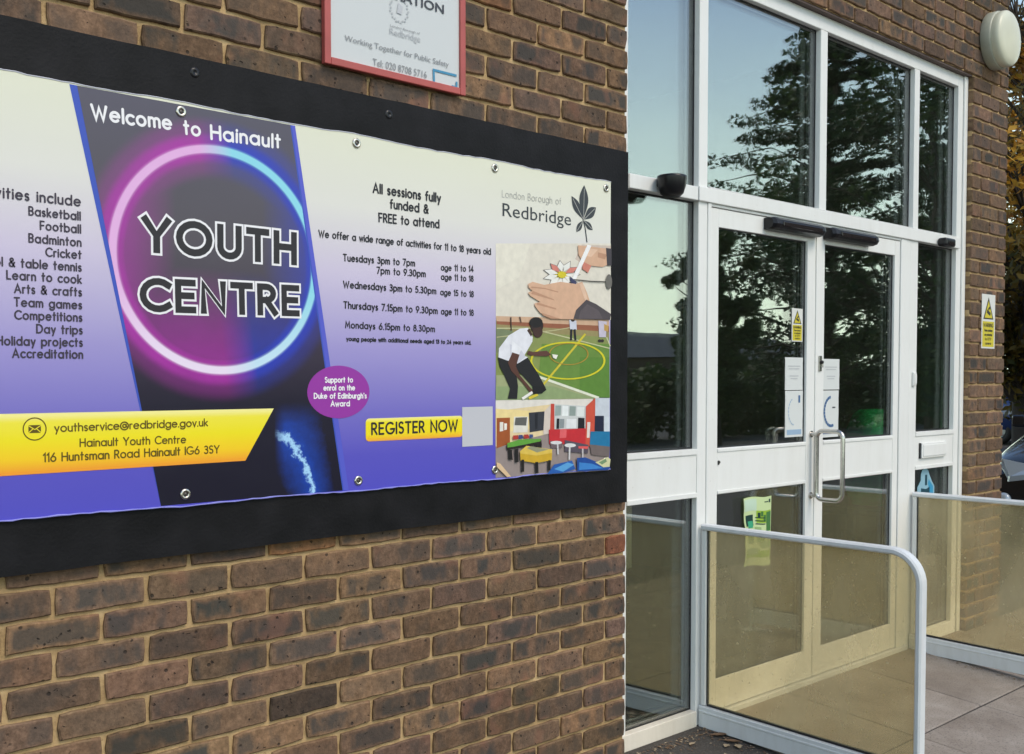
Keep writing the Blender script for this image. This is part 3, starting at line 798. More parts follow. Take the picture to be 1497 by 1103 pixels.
def panel_mat():
    """dark flat print: a two colour neon ring with its glow, and a blue streak"""
    m, n, l = new_mat('neon_ring_print'); b = n['Principled BSDF']; ge = n.new('ShaderNodeNewGeometry')
    sg = n.new('ShaderNodeSeparateXYZ'); l.new(ge.outputs['Position'], sg.inputs[0])
    dx = math_node(n, l, 'SUBTRACT', sg.outputs[0], RCX); dz = math_node(n, l, 'SUBTRACT', sg.outputs[2], RCZ)
    rr = math_node(n, l, 'SQRT', math_node(n, l, 'ADD', math_node(n, l, 'MULTIPLY', dx, dx), math_node(n, l, 'MULTIPLY', dz, dz)))
    t = math_node(n, l, 'DIVIDE', math_node(n, l, 'SUBTRACT', 1.166, sg.outputs[2]), 1.002)
    bg = ramp(n, l, t, [(0, srgb(86, 82, 96)), (.32, srgb(82, 76, 84)), (.55, srgb(60, 48, 68)), (.75, srgb(24, 18, 40)), (1, srgb(20, 16, 36))])
    # which side: magenta to the left / below, blue to the right
    side = ramp(n, l, math_node(n, l, 'ADD', math_node(n, l, 'MULTIPLY', dx, 1.0), math_node(n, l, 'MULTIPLY', dz, .10)), [(.0, 0.0), (.10, 1.0)])
    sd = math_node(n, l, 'ADD', math_node(n, l, 'MULTIPLY', math_node(n, l, 'SUBTRACT', dx, math_node(n, l, 'MULTIPLY', dz, -.12)), 2.2), .47)
    side = ramp(n, l, sd, [(.42, 0.0), (.62, 1.0)])
    glowc = mixc(n, l, side, srgb(176, 44, 168), srgb(38, 60, 190))
    d = math_node(n, l, 'ABSOLUTE', math_node(n, l, 'SUBTRACT', rr, RR - .008))
    g = ramp(n, l, d, [(.0, 1.0), (.020, .80), (.045, .28), (.085, 0.0)], 'EASE')
    low = ramp(n, l, dz, [(0.0, 0.0), (1.0, 0.0)])
    # inner wash near the foot and the sides of the ring
    wash = math_node(n, l, 'MULTIPLY', ramp(n, l, math_node(n, l, 'ADD', math_node(n, l, 'MULTIPLY', dz, -1.0), .3), [(.32, 0.0), (.62, .85)]),
                     ramp(n, l, rr, [(.24, 1.0), (.36, 0.0)]))
    side2 = math_node(n, l, 'MULTIPLY', ramp(n, l, math_node(n, l, 'ABSOLUTE', dx), [(.12, 0.0), (.27, .6)]), ramp(n, l, rr, [(.27, 1.0), (.33, 0.0)]))
    g2 = math_node(n, l, 'MAXIMUM', g, math_node(n, l, 'MAXIMUM', wash, side2))
    no = noise(n, l, ge.outputs['Position'], 14, 3)
    g2 = math_node(n, l, 'MULTIPLY', g2, math_node(n, l, 'ADD', .78, math_node(n, l, 'MULTIPLY', no, .4)))
    c = mixc(n, l, g2, bg, glowc)
    core = ramp(n, l, math_node(n, l, 'ABSOLUTE', math_node(n, l, 'SUBTRACT', rr, RR - .011)), [(.0098, 1.0), (.0122, 0.0)])
    up = ramp(n, l, math_node(n, l, 'ADD', dz, .4), [(.16, 0.0), (.34, 1.0)])
    corec = mixc(n, l, side, mixc(n, l, up, srgb(236, 220, 240), srgb(228, 176, 224)), mixc(n, l, up, srgb(196, 226, 242), srgb(142, 216, 232)))
    c = mixc(n, l, core, c, corec)
    # electric blue streak running down to the lower right corner of the panel
    ux = math_node(n, l, 'ADD', sg.outputs[0], 1.452)
    fall = math_node(n, l, 'ADD', math_node(n, l, 'MULTIPLY', ux, .35), math_node(n, l, 'MULTIPLY', math_node(n, l, 'POWER', math_node(n, l, 'MAXIMUM', ux, 0.0), 3.0), 70.0))
    curve = math_node(n, l, 'SUBTRACT', sg.outputs[2], math_node(n, l, 'SUBTRACT', .336, fall))
    wob = math_node(n, l, 'MULTIPLY', math_node(n, l, 'SUBTRACT', noise(n, l, ge.outputs['Position'], 38, 6, .75), .5), .07)
    sd_ = math_node(n, l, 'ABSOLUTE', math_node(n, l, 'ADD', math_node(n, l, 'DIVIDE', curve, math_node(n, l, 'ADD', 1.0, math_node(n, l, 'MULTIPLY', math_node(n, l, 'MAXIMUM', ux, 0.0), 14.0))), wob))
    reach = ramp(n, l, ux, [(.0, 0.0), (.03, 1.0)])
    lowz = ramp(n, l, sg.outputs[2], [(.36, 1.0), (.42, 0.0)])
    halo = math_node(n, l, 'MULTIPLY', math_node(n, l, 'MULTIPLY', ramp(n, l, sd_, [(.0, 1.0), (.03, .6), (.10, 0.0)]), reach), lowz)
    c = mixc(n, l, halo, c, srgb(24, 70, 176))
    c = mixc(n, l, math_node(n, l, 'MULTIPLY', math_node(n, l, 'MULTIPLY', ramp(n, l, sd_, [(.003, 1.0), (.011, 0.0)]), reach), lowz), c, srgb(170, 216, 248))
    l.new(c, b.inputs['Base Color']); b.inputs['Roughness'].default_value = .34; b.inputs['Specular IOR Level'].default_value = .4
    tc = n.new('ShaderNodeTexCoord'); bp = n.new('ShaderNodeBump'); bp.inputs['Distance'].default_value = .004; bp.inputs['Strength'].default_value = .5
    l.new(noise(n, l, tc.outputs['Object'], 5, 3), bp.inputs['Height']); l.new(bp.outputs[0], b.inputs['Normal'])
    return m
M_BG = banner_bg(); M_PANEL = panel_mat()
banner = empty('banner', (-1.5, YB, .166), 'printed youth centre banner with a neon ring, hung by eyelets on the black board', 'banner')
nx0, nx1, nz0, nz1 = -2.87, -.119, .164, 1.167
def ripple(x, top):
    """the hem sags a little between the eyelets"""
    ph = ((x + 1.706) / .522) % 1.0
    s = math.sin(math.pi * ph)
    return (-.006 * s if top else .004 * s) + rj.uniform(-.0013, .0013)
topl = [(nx0 + (nx1 - nx0) * i / 110,) for i in range(111)]
topl = [(x[0], nz1 + ripple(x[0], True)) for x in topl]; botl = [(nx0 + (nx1 - nx0) * i / 110, 0) for i in range(111)]
botl = [(x, nz0 + ripple(x, False)) for x, _ in botl]
q = MB(); n_ = 111
front = [(x, YB, z) for x, z in topl] + [(x, YB, z) for x, z in botl]
back = [(x, YB + .0006, z) for x, z in topl] + [(x, YB + .0006, z) for x, z in botl]
fs = [(i, n_ + i, n_ + i + 1, i + 1) for i in range(n_ - 1)]
q.add(front, fs, M_BG)
q.add(front + back, [(2 * n_ + a, 2 * n_ + d, 2 * n_ + c, 2 * n_ + b_) for a, b_, c, d in fs] + [(i, i + 1, 2 * n_ + i + 1, 2 * n_ + i) for i in range(n_ - 1)] + [(n_ + i + 1, n_ + i, 3 * n_ + i, 3 * n_ + i + 1) for i in range(n_ - 1)] + [(n_ - 1, 2 * n_ - 1, 4 * n_ - 1, 3 * n_ - 1)], M_BG)
q.build('sheet', banner, fix=False)
# rolled hems: a thin bright cord of welded vinyl along the top and bottom edges
M_HEM = mat('hem_vinyl', srgb(205, 205, 215), .35)
q = MB()
q.tube([(x, YB - .0002, z + .0005) for x, z in topl], .0014, M_HEM, 6); q.build('hem', banner)
q = MB(); q.tube([(x, YB - .0010 - .0018 * abs(math.sin(x * 31) * math.sin(x * 7)), z - .0003) for x, z in botl], [.0014 + .0016 * abs(math.sin(x * 23 + 1) * math.sin(x * 57)) for x, z in botl], mat('violet_hem_vinyl', srgb(140, 140, 214), .3), 6); q.build('hem', banner)

# slanted dark panel with a blue border
M_STRIPE = flat_mat('royal_blue', (58, 84, 186)); M_STRIPE2 = flat_mat('periwinkle', (86, 92, 200))
def lineX(p, q_, z):                                # X on the line p-q at height z
    return p[0] + (q_[0] - p[0]) * (z - p[1]) / (q_[1] - p[1])
lA, lB = S(99.6, 115.5), S(223.5, 686.7)             # outer edge of left stripe
lC, lD = S(111, 118), S(235, 739)                    # inner edge of left stripe
rA, rB = S(430, 176), S(509, 713)                    # outer edge of right stripe
dA, dB = S(423, 175), S(500, 713)
zt, zb = nz1 - .0085, nz0 + .0055
def quadband(a, b_, c, d, y, m, name, z1=None, z0=None, nseg=1):
    z1 = zt if z1 is None else z1; z0 = zb if z0 is None else z0
    q = MB(); q.flat([(lineX(a, b_, z1), z1), (lineX(a, b_, z0), z0), (lineX(c, d, z0), z0), (lineX(c, d, z1), z1)], y, m)
    return q.build(name, banner)
quadband(lA, lB, rA, rB, YB - .0003, M_STRIPE, 'border_print')
quadband(lC, lD, dA, dB, YB - .0006, M_PANEL, 'ring_print')
quadband((lineX(dA, dB, zt) + .004, zt), (lineX(dA, dB, zb) + .004, zb), rA, rB, YB - .0005, M_STRIPE2, 'border_print')

Y1 = YB - .0009
M_TXT = flat_mat('dark_grey_ink', (60, 52, 66)); M_INK = flat_mat('black_ink', (36, 34, 40)); M_WINK = flat_mat('white_ink', (240, 238, 240))
def tline(s, a, b_, cap, m=M_TXT, wt=.088, par=None, y=Y1, name='lettering', **k):
    k.setdefault('sp', .30); q = MB(); text(q, s, S(*a), S(*b_), cap * .94, y, m, wt=wt, **k); return q.build(name, par or banner, fix=False)
MM = lambda px_h, px, py: abs(S(px, py)[1] - S(px, py - px_h)[1])
# welcome line, hand written
tline('Welcome', (135, 174.5), (250, 189.0), MM(21, 190, 180), M_WINK, .105, wobble=.035, sp=.30)
tline('to', (270, 196), (292, 198.5), MM(20, 280, 195), M_WINK, .105, wobble=.03, sp=.3)
tline('Hainault', (309, 203), (409, 216.5), MM(20, 360, 205), M_WINK, .105, wobble=.035, sp=.30)
# outlined title: white ribbons below, dark ribbons above
M_FILL = flat_mat('charcoal_fill', (42, 38, 42))
def outlined(s, a, b_, cap):
    p0, p1 = S(*a), S(*b_); q = MB()
    text(q, s, p0, p1, cap, Y1, M_WINK, wt=.135, sp=.26, kind='square', ext=.135, dy=.00002)
    text(q, s, p0, p1, cap, Y1 - .0005, M_FILL, wt=.092, sp=.26, kind='square', ext=.092, dy=.00002)
    return q.build('lettering', banner, fix=False)
def lineup(a_top, a_bot, b_top, b_bot, s):
    # inset the skeleton by the ribbon's half width
    A, B_, C_, D = S(*a_top), S(*a_bot), S(*b_top), S(*b_bot)
    H = ((A[1] - B_[1]) + (C_[1] - D[1])) / 2; cap = H / 1.40; i = .20 * cap
    q = MB(); p0 = ((A[0] + B_[0]) / 2 + i, B_[1] + i); p1 = ((C_[0] + D[0]) / 2 - i, D[1] + i)
    L_ = math.hypot(p1[0] - p0[0], p1[1] - p0[1]); sw = sum(G[c][0] for c in s)
    asp = (L_ / cap - .43 * (len(s) - 1)) / sw; sp = .43 / asp
    text(q, s, p0, p1, cap, Y1, M_WINK, wt=.205, sp=sp, kind='square', ext=.205, dy=.00002)
    text(q, s, p0, p1, cap, Y1 - .0005, M_FILL, wt=.124, sp=sp, kind='square', ext=.124, dy=.00002)
    return q.build('lettering', banner, fix=False)
lineup((204, 312), (204, 371.5), (436, 337), (436, 391.5), 'YOUTH')
lineup((201, 402), (201, 459), (440, 415), (440, 466), 'CENTRE')
# left list, right aligned (it runs on beyond the frame)
def right_line(s, xr, yr, pxh, wt=.10, wf=.91, m=M_TXT, per=.405):
    cap = MM(pxh, xr, yr); w = text_width(s, .24) * cap * wf; 
    p1 = S(xr, yr); q = MB(); text(q, s, (p1[0] - w, p1[1]), p1, cap * .95, Y1, m, wt=wt, sp=.32); return q.build('lettering', banner, fix=False)
right_line('Activities include', 117, 301.5, 14.5, .095, 1.0)
for s, x, y in (('Basketball', 117, 322), ('Football', 117.5, 341), ('Badminton', 118, 360.4), ('Cricket', 118.2, 378.5), ('Pool & table tennis', 118.4, 396.7), ('Learn to cook', 118.5, 414.5),
                ('Arts & crafts', 118.8, 433), ('Team games', 119, 451.8), ('Competitions', 119.4, 470), ('Day trips', 119.8, 488.6), ('Holiday projects', 120, 506.6), ('Accreditation', 120.4, 524)):
    right_line(s, x, y, 12.2)
# yellow ribbon with the address
def yellow_mat():
    m, n, l = new_mat('yellow_orange_print'); b = n['Principled BSDF']; ge = n.new('ShaderNodeNewGeometry')
    sg = n.new('ShaderNodeSeparateXYZ'); l.new(ge.outputs['Position'], sg.inputs[0])
    c = ramp(n, l, sg.outputs[2], [(.262, srgb(244, 140, 40)), (.30, srgb(250, 205, 20)), (.345, srgb(244, 226, 14)), (.385, srgb(244, 230, 60)), (.40, srgb(250, 240, 150))])
    l.new(c, b.inputs['Base Color']); b.inputs['Roughness'].default_value = .38
    return m
M_YEL = yellow_mat()
ya, yb, yc, yd = S(0, 605.6), S(400, 597.5), S(358.5, 673.8), S(0, 696.6)
slope_t = (yb[1] - ya[1]) / (yb[0] - ya[0]); slope_b = (yc[1] - yd[1]) / (yc[0] - yd[0])
q = MB(); xl = -2.80
q.flat([(xl, ya[1] + slope_t * (xl - ya[0])), (xl, yd[1] + slope_b * (xl - yd[0])), yc, yb], YB - .0008, M_YEL); q.build('address_ribbon', banner)
M_OLIVE = flat_mat('olive_ink', (96, 78, 10))
Y2 = YB - .0012
tline('youthservice@redbridge.gov.uk', (80, 631.5), (303, 622.8), MM(11.5, 190, 627), M_OLIVE, .09, y=Y2, sp=.24)
tline('Hainault Youth Centre', (117, 653.2), (271, 647.6), MM(11.5, 190, 650), M_OLIVE, .09, y=Y2, sp=.26)
tline('116 Huntsman Road Hainault IG6 3SY', (63.5, 675.4), (320, 662.2), MM(12, 190, 668), M_OLIVE, .09, y=Y2, sp=.25)
ec = S(50.5, 627.5); er = MM(17, 50.5, 640)
q = MB()
q.add([(ec[0] + r * math.cos(t), Y2, ec[1] + r * math.sin(t)) for r in (er, er * .90) for t in [2 * math.pi * i / 40 for i in range(40)]], [(i, (i + 1) % 40, 40 + (i + 1) % 40, 40 + i) for i in range(40)], M_OLIVE)
q.flat([(ec[0] + a * er, ec[1] + b_ * er) for a, b_ in ((-.52, -.34), (.52, -.34), (.52, .34), (-.52, .34))], Y2, M_OLIVE)
for a in ((-.52, .30, 0, -.05), (.52, .30, 0, -.05), (-.52, -.32, -.15, .02), (.52, -.32, .15, .02)):
    stroke_mesh(q, [(a[0], a[1]), (a[2], a[3])], .035, Y2 - .0002 - .00003 * (a[0] > 0), M_YEL, lambda x, z: (ec[0] + x * er, ec[1] + z * er), 'square')
q.build('envelope_mark', banner, fix=False)
# right column of text
tline('All sessions fully', (545.5, 281.5), (643.5, 296), MM(13.5, 600, 290), M_INK, .105)
tline('funded &', (570.5, 304.5), (625.5, 312.2), MM(13, 600, 308), M_INK, .105)
tline('FREE to attend', (554, 324.3), (641.5, 333.5), MM(12.5, 600, 329), M_INK, .105)
tline('We offer a wide range of activities for 11 to 18 years old', (466, 346.5), (717, 372.5), MM(9.6, 590, 358), M_INK, .105)
D_ = .0
for s, a, b_, h in (('Tuesdays 3pm to 7pm', (502, 381.5), (606, 389.3), 10), ('age 11 to 14', (645, 395.2), (691.5, 397.6), 8.8), ('7pm to 9.30pm', (551, 400.0), (621.5, 405.0), 9.8), ('age 11 to 18', (645, 408.9), (691.5, 411.8), 8.8),
                    ('Wednesdays 3pm to 5.30pm', (502, 420.6), (637, 430), 10), ('age 15 to 18', (644, 431.3), (691.8, 434.5), 8.8), ('Thursdays 7.15pm to 9.30pm', (502.5, 450.8), (639, 459), 10), ('age 11 to 18', (645, 459.5), (691.8, 461.6), 8.8),
                    ('Mondays 6.15pm to 8.30pm', (505, 479.5), (635, 485.4), 9.6)):
    tline(s, a, b_, MM(h, *a), M_INK, .105, sp=.31)
tline('young people with additional needs aged 13 to 24 years old.', (506.5, 498.3), (688, 503.8), MM(5.6, 600, 501), M_INK, .14)
# purple badge
bc = S(495.5, 573.4); br = (S(541, 573)[0] - S(450, 573)[0]) / 2; bh = MM(38.6, 495, 573)
M_PURP = flat_mat('magenta', (150, 52, 160))
q = MB(); q.flat([(bc[0] + br * math.cos(2 * math.pi * i / 48), bc[1] + bh * math.sin(2 * math.pi * i / 48)) for i in range(48)], YB - .0010, M_PURP)
badge = q.build('badge', banner)
for s, xc, yc_, hw_ in (('Support to', 495, 559, 20), ('enrol on the', 495.5, 570.6, 22.5), ("Duke of Edinburgh's", 497, 582.4, 38), ('Award', 497, 593.8, 13.5)):
    tline(s, (xc - hw_, yc_ + .3), (xc + hw_, yc_ - .1), MM(7.6, xc, yc_), M_WINK, .12, par=badge, y=YB - .0014)
# register button
def rrect(p0, p1, r, n_=5):
    (x0, z0), (x1, z1) = p0, p1; out = []
    for cx, cz, a in ((x1 - r, z1 - r, 0), (x0 + r, z1 - r, 90), (x0 + r, z0 + r, 180), (x1 - r, z0 + r, 270)):
        out += [(cx + r * math.cos(RAD(a + 90 * i / n_)), cz + r * math.sin(RAD(a + 90 * i / n_))) for i in range(n_ + 1)]
    return out
def ybtn():
    m, n, l = new_mat('yellow_button_print'); b = n['Principled BSDF']; ge = n.new('ShaderNodeNewGeometry')
    sg = n.new('ShaderNodeSeparateXYZ'); l.new(ge.outputs['Position'], sg.inputs[0])
    z0, z1 = S(600, 645)[1], S(600, 611)[1]
    t = math_node(n, l, 'DIVIDE', math_node(n, l, 'SUBTRACT', sg.outputs[2], z0), z1 - z0)
    c = ramp(n, l, t, [(0, srgb(230, 130, 90)), (.16, srgb(248, 190, 30)), (.35, srgb(246, 222, 16)), (.85, srgb(244, 226, 20)), (1, srgb(250, 240, 140))])
    l.new(c, b.inputs['Base Color']); b.inputs['Roughness'].default_value = .38
    return m
g0 = S(534.5, 646); g1 = S(676, 608)
q = MB(); q.flat(rrect((g0[0], g0[1]), (g1[0], g1[1]), .012), YB - .0008, ybtn()); btn = q.build('register_button', banner)
tline('REGISTER NOW', (543.5, 635.3), (668, 629.6), MM(16.5, 600, 632), M_INK, .095, par=btn, y=Y2, sp=.30)
q = MB(); c0 = S(675.5, 653.5); c1 = S(720, 594.5); q.flat([(c0[0], c0[1]), (c1[0], c0[1]), (c1[0], c1[1]), (c0[0], c1[1])], YB - .0010, flat_mat('plain_label', (196, 196, 202))); q.build('plain_label', banner)
# borough logo
M_GREY = flat_mat('pale_grey_ink', (172, 172, 166)); M_SLATE = flat_mat('slate_ink', (58, 62, 66))
tline('London Borough of', (734, 288.5), (820, 299.5), MM(10.5, 780, 292), M_GREY, .045)
pa, pb = S(734.5, 316), S(834.5, 331)
o = font_text('Redbridge', 0, 0, 1.0, 0, M_SLATE, 'lettering', None, 'LEFT')
xs_ = [v.co.x for v in o.data.vertices]; wd = max(xs_) - min(xs_); capH = MM(20, 745, 316) * 1.38
o.data.transform(Matrix.Translation((pa[0], Y1, pa[1])) @ Matrix.Diagonal(((pb[0] - pa[0]) / wd, 1, capH, 1)) @ Matrix.Translation((-min(xs_), 0, 0)))
o.parent = banner; o.location = -banner.location
lc = S(852.5, 322)
k1 = (S(875, 310)[0] - S(832, 310)[0]) / 43
def leafshape(cx, cz, ang, L_, W_, y):
    pts = []
    for i in range(13):
        t = i / 12; pts.append((t * L_, W_ * math.sin(math.pi * t ** 1.35) * (1 - .25 * t)))
    for i in range(11, 0, -1):
        t = i / 12; pts.append((t * L_, -W_ * math.sin(math.pi * t ** 1.35) * (1 - .25 * t)))
    c, s = math.cos(RAD(ang)), math.sin(RAD(ang))
    return [(cx + (a * c - b_ * s), cz + (a * s + b_ * c)) for a, b_ in pts]
q = MB()
for i, (ang, L_, W_) in enumerate(((88, .118, .026), (128, .094, .020), (38, .080, .020), (232, .055, .013), (-32, .055, .013))):
    q.flat(leafshape(lc[0], lc[1], ang, L_, W_, 0), Y1 - .0001 * i, M_SLATE)
    q_ = (lc[0] + .9 * L_ * math.cos(RAD(ang)), lc[1] + .9 * L_ * math.sin(RAD(ang)))
    stroke_mesh(q, [(lc[0], lc[1]), q_], .0012, Y1 - .0008, M_GREY, lambda x, z: (x, z), 'square')
stroke_mesh(q, [(lc[0], lc[1]), (lc[0] + .010, lc[1] - .03), (lc[0] + .018, lc[1] - .072)], .0022, Y1 - .0006, M_SLATE, lambda x, z: (x, z), 'round')
q.build('leaf_mark', banner, fix=False)

# printed pictures. Outlines were read off the photograph in its own pixels (crop 710..910 x 340..700, scale .3263) and laid on the sheet
def C6(pts): return [S(710 + .3263 * a, 340 + .3263 * b_) for a, b_ in pts]
def pic_mat(c):
    return mat('print_photo_' + '_'.join(map(str, c)), srgb(*c), .42, 0, .4, var=.07, vscale=38)
def picture(name, shapes, y0=YB - .0006):
    q = MB()
    for i, (pts, col) in enumerate(shapes):
        q.flat(C6(pts), y0 - .00012 * i, pic_mat(col))
    return q.build(name, banner, fix=False)
def ell(cx, cy, rx, ry, n=24, a0=0, a1=360):
    return [(cx + rx * math.cos(RAD(a0 + (a1 - a0) * i / n)), cy + ry * math.sin(RAD(a0 + (a1 - a0) * i / n))) for i in range(n)]
def band(pts, w):
    L, R = [], []
    P = [Vector(p) for p in pts]
    for i, p in enumerate(P):
        d = (P[min(i + 1, len(P) - 1)] - P[max(i - 1, 0)]).normalized(); nn = Vector((-d.y, d.x)) * w / 2
        L.append(tuple(p + nn)); R.append(tuple(p - nn))
    return L + R[::-1]
skin, skin2, skin3 = (214, 172, 142), (190, 144, 116), (226, 190, 162)
petal = (236, 234, 226)
sh = [([(45, 50), (560, 50), (560, 392), (45, 392)], (222, 215, 200)), ([(45, 50), (200, 50), (150, 200), (45, 260)], (228, 222, 206)), ([(430, 55), (560, 60), (560, 150), (460, 160), (400, 120)], (206, 190, 176)),
      # flower
      (ell(338, 190, 30, 16, 16), (216, 200, 60))]
for a in range(0, 360, 33):
    c, s = math.cos(RAD(a)), math.sin(RAD(a)); L_ = 82 if a not in (231, 264) else 78
    p = [(338 + c * 16, 190 + s * 14), (338 + c * L_ * .6 - s * 15, 190 + s * L_ * .6 * .8 + c * 13), (338 + c * L_, 190 + s * L_ * .8), (338 + c * L_ * .6 + s * 15, 190 + s * L_ * .6 * .8 - c * 13)]
    g_ = [(338 + (x - 338) * 1.07, 190 + (z - 190) * 1.07) for x, z in p]
    sh += [(g_, (120, 112, 110)), (p, (214, 130, 116) if a in (231, 330) else petal)]
sh += [(ell(338, 190, 19, 15, 14), (214, 196, 40)),
       # far hand holding the pen
       ([(410, 58), (555, 75), (556, 140), (520, 156), (470, 150), (430, 130), (412, 100)], skin), ([(430, 130), (470, 150), (455, 182), (430, 165)], (206, 128, 110)), ([(440, 70), (500, 78), (470, 110), (446, 106)], skin3), ([(500, 90), (540, 100), (530, 122), (498, 112)], skin2),
       ([(535, 70), (560, 74), (560, 150), (540, 148)], (66, 60, 66)), ([(452, 56), (470, 60), (400, 212), (388, 236), (384, 205)], (240, 238, 236)), (band([(388, 212), (470, 220), (540, 222)], 5), (80, 78, 74)), (ell(548, 222, 14, 34, 16), (110, 106, 100)), ([(372, 196), (402, 222), (400, 246), (380, 232)], (60, 62, 96)),
       # near hand
       ([(186, 232), (206, 222), (258, 236), (330, 222), (400, 232), (428, 222), (450, 272), (462, 310), (400, 390), (300, 388), (240, 362), (216, 330), (215, 318), (240, 312), (196, 286), (186, 270), (205, 262), (188, 248)], skin),
       ([(206, 262), (300, 300), (304, 306), (200, 276)], skin2), ([(226, 314), (310, 340), (312, 347), (224, 324)], skin2), (band([(200, 246), (260, 252), (320, 268)], 5), skin2), ([(248, 362), (330, 388), (290, 388), (250, 372)], skin2), ([(414, 232), (430, 226), (452, 300), (440, 306)], skin3),
       ([(388, 388), (400, 348), (446, 302), (490, 322), (556, 366), (552, 392)], (78, 70, 74)), ([(410, 388), (420, 352), (450, 322), (500, 350), (520, 388)], (92, 82, 86))]
picture('drawing_picture', sh)
# badminton in the sports hall
g1_, g2_ = (104, 138, 60), (128, 150, 66)
sh = [([(46, 375), (552, 388), (556, 742), (44, 752)], (134, 146, 80)), ([(46, 375), (552, 388), (552, 440), (48, 400)], (206, 170, 140)), ([(48, 398), (552, 420), (552, 446), (48, 412)], (150, 92, 66)), ([(48, 412), (552, 446), (552, 470), (48, 470)], (150, 138, 92)),
      ([(48, 440), (552, 470), (554, 560), (46, 560)], (136, 146, 84)), ([(250, 500), (554, 500), (554, 740), (230, 720)], g1_), ([(420, 560), (554, 560), (554, 740), (420, 740)], (92, 132, 52)),
      ([(46, 430), (120, 440), (110, 520), (48, 540)], (120, 130, 96)), ([(46, 640), (230, 640), (500, 745), (44, 752)], (158, 164, 120)), ([(44, 690), (300, 690), (480, 742), (44, 752)], (142, 160, 112)),
      (band([(48, 430), (200, 430), (554, 520)], 5), (196, 196, 150)), (band([(48, 470), (300, 440), (390, 425)], 4), (190, 186, 140)), (band([(540, 470), (556, 510)], 5), (200, 200, 160)), (band([(215, 640), (330, 680), (505, 742)], 11), (226, 228, 206)),
      (band([(250, 690), (350, 570), (445, 455)], 9), (206, 190, 56))]
def ringpoly(cx, cy, rx, ry, w, col, n=40):
    out = []
    for i in range(n):
        a, b_ = 360 * i / n, 360 * (i + 1) / n + .5
        o_ = [(cx + (rx + k) * math.cos(RAD(t)), cy + (ry + k * .7) * math.sin(RAD(t))) for t, k in ((a, w / 2), (b_, w / 2), (b_, -w / 2), (a, -w / 2))]
        out.append((o_, col))
    return out
hall = sh
q = MB(); y0 = YB - .0006
for i, (pts, col) in enumerate(hall): q.flat(C6(pts), y0 - .00012 * i, pic_mat(col))
yy = y0 - .00012 * len(hall)
for k, (pts, col) in enumerate(ringpoly(366, 575, 164, 82, 9, (214, 204, 40))): q.flat(C6(pts), yy - .00002 * (k % 2), pic_mat(col))
for k, (pts, col) in enumerate(ringpoly(370, 545, 86, 48, 5, (176, 140, 52))): q.flat(C6(pts), yy - .00005 - .00002 * (k % 2), pic_mat(col))
fig = [([(372, 392), (404, 396), (406, 436), (376, 436)], (206, 208, 220)), (band([(382, 434), (380, 484)], 9), (30, 30, 40)), (band([(396, 434), (400, 484)], 9), (30, 30, 40)), (ell(388, 392, 9, 9, 10), (60, 44, 38)),
       ([(502, 396), (540, 400), (536, 470), (506, 470)], (198, 190, 206)), ([(528, 410), (548, 420), (546, 446), (528, 440)], (190, 150, 80)), (ell(508, 486, 8, 7, 8), (50, 40, 40)), (ell(520, 486, 8, 7, 8), (50, 40, 40)), (band([(110, 380), (112, 440)], 5), (70, 56, 50)), (band([(150, 378), (156, 404)], 5), (90, 66, 56)),
       # the player in the foreground
       ([(52, 560), (90, 572), (150, 578), (185, 560), (236, 640), (262, 690), (266, 704), (250, 722), (214, 724), (206, 690), (160, 640), (132, 612), (142, 690), (138, 746), (96, 746), (106, 700), (80, 640), (60, 600)], (30, 28, 32)),
       ([(56, 520), (100, 462), (150, 432), (186, 428), (208, 470), (206, 490), (170, 552), (186, 560), (140, 588), (92, 574), (54, 560)], (226, 226, 232)), ([(104, 500), (150, 520), (176, 556), (140, 588), (110, 576)], (206, 206, 216)), ([(116, 486), (158, 520), (146, 548), (112, 536)], (234, 234, 238)),
       ([(192, 430), (206, 456), (200, 468), (182, 440)], (70, 46, 38)), (ell(226, 418, 29, 34, 20), (52, 34, 32)), (ell(230, 446, 22, 26, 16), (66, 42, 36)), (ell(222, 404, 30, 24, 16), (28, 22, 24)),
       ([(116, 538), (148, 548), (132, 600), (150, 640), (192, 690), (212, 712), (196, 720), (160, 672), (112, 622), (96, 584)], (88, 54, 44)), ([(188, 530), (208, 536), (270, 530), (290, 548), (268, 556), (200, 552), (182, 546)], (92, 58, 48)),
       (band([(160, 746), (206, 716)], 12), (236, 232, 226)), (band([(190, 744), (230, 726)], 12), (216, 196, 60)), ([(294, 546), (320, 550), (312, 568), (298, 562)], (240, 236, 224)), ([(206, 690), (262, 690), (268, 706), (246, 722), (208, 726)], (24, 22, 26))]
for i, (pts, col) in enumerate(fig): q.flat(C6(pts), yy - .0001 - .00008 * i, pic_mat(col))
q.build('badminton_picture', banner, fix=False)
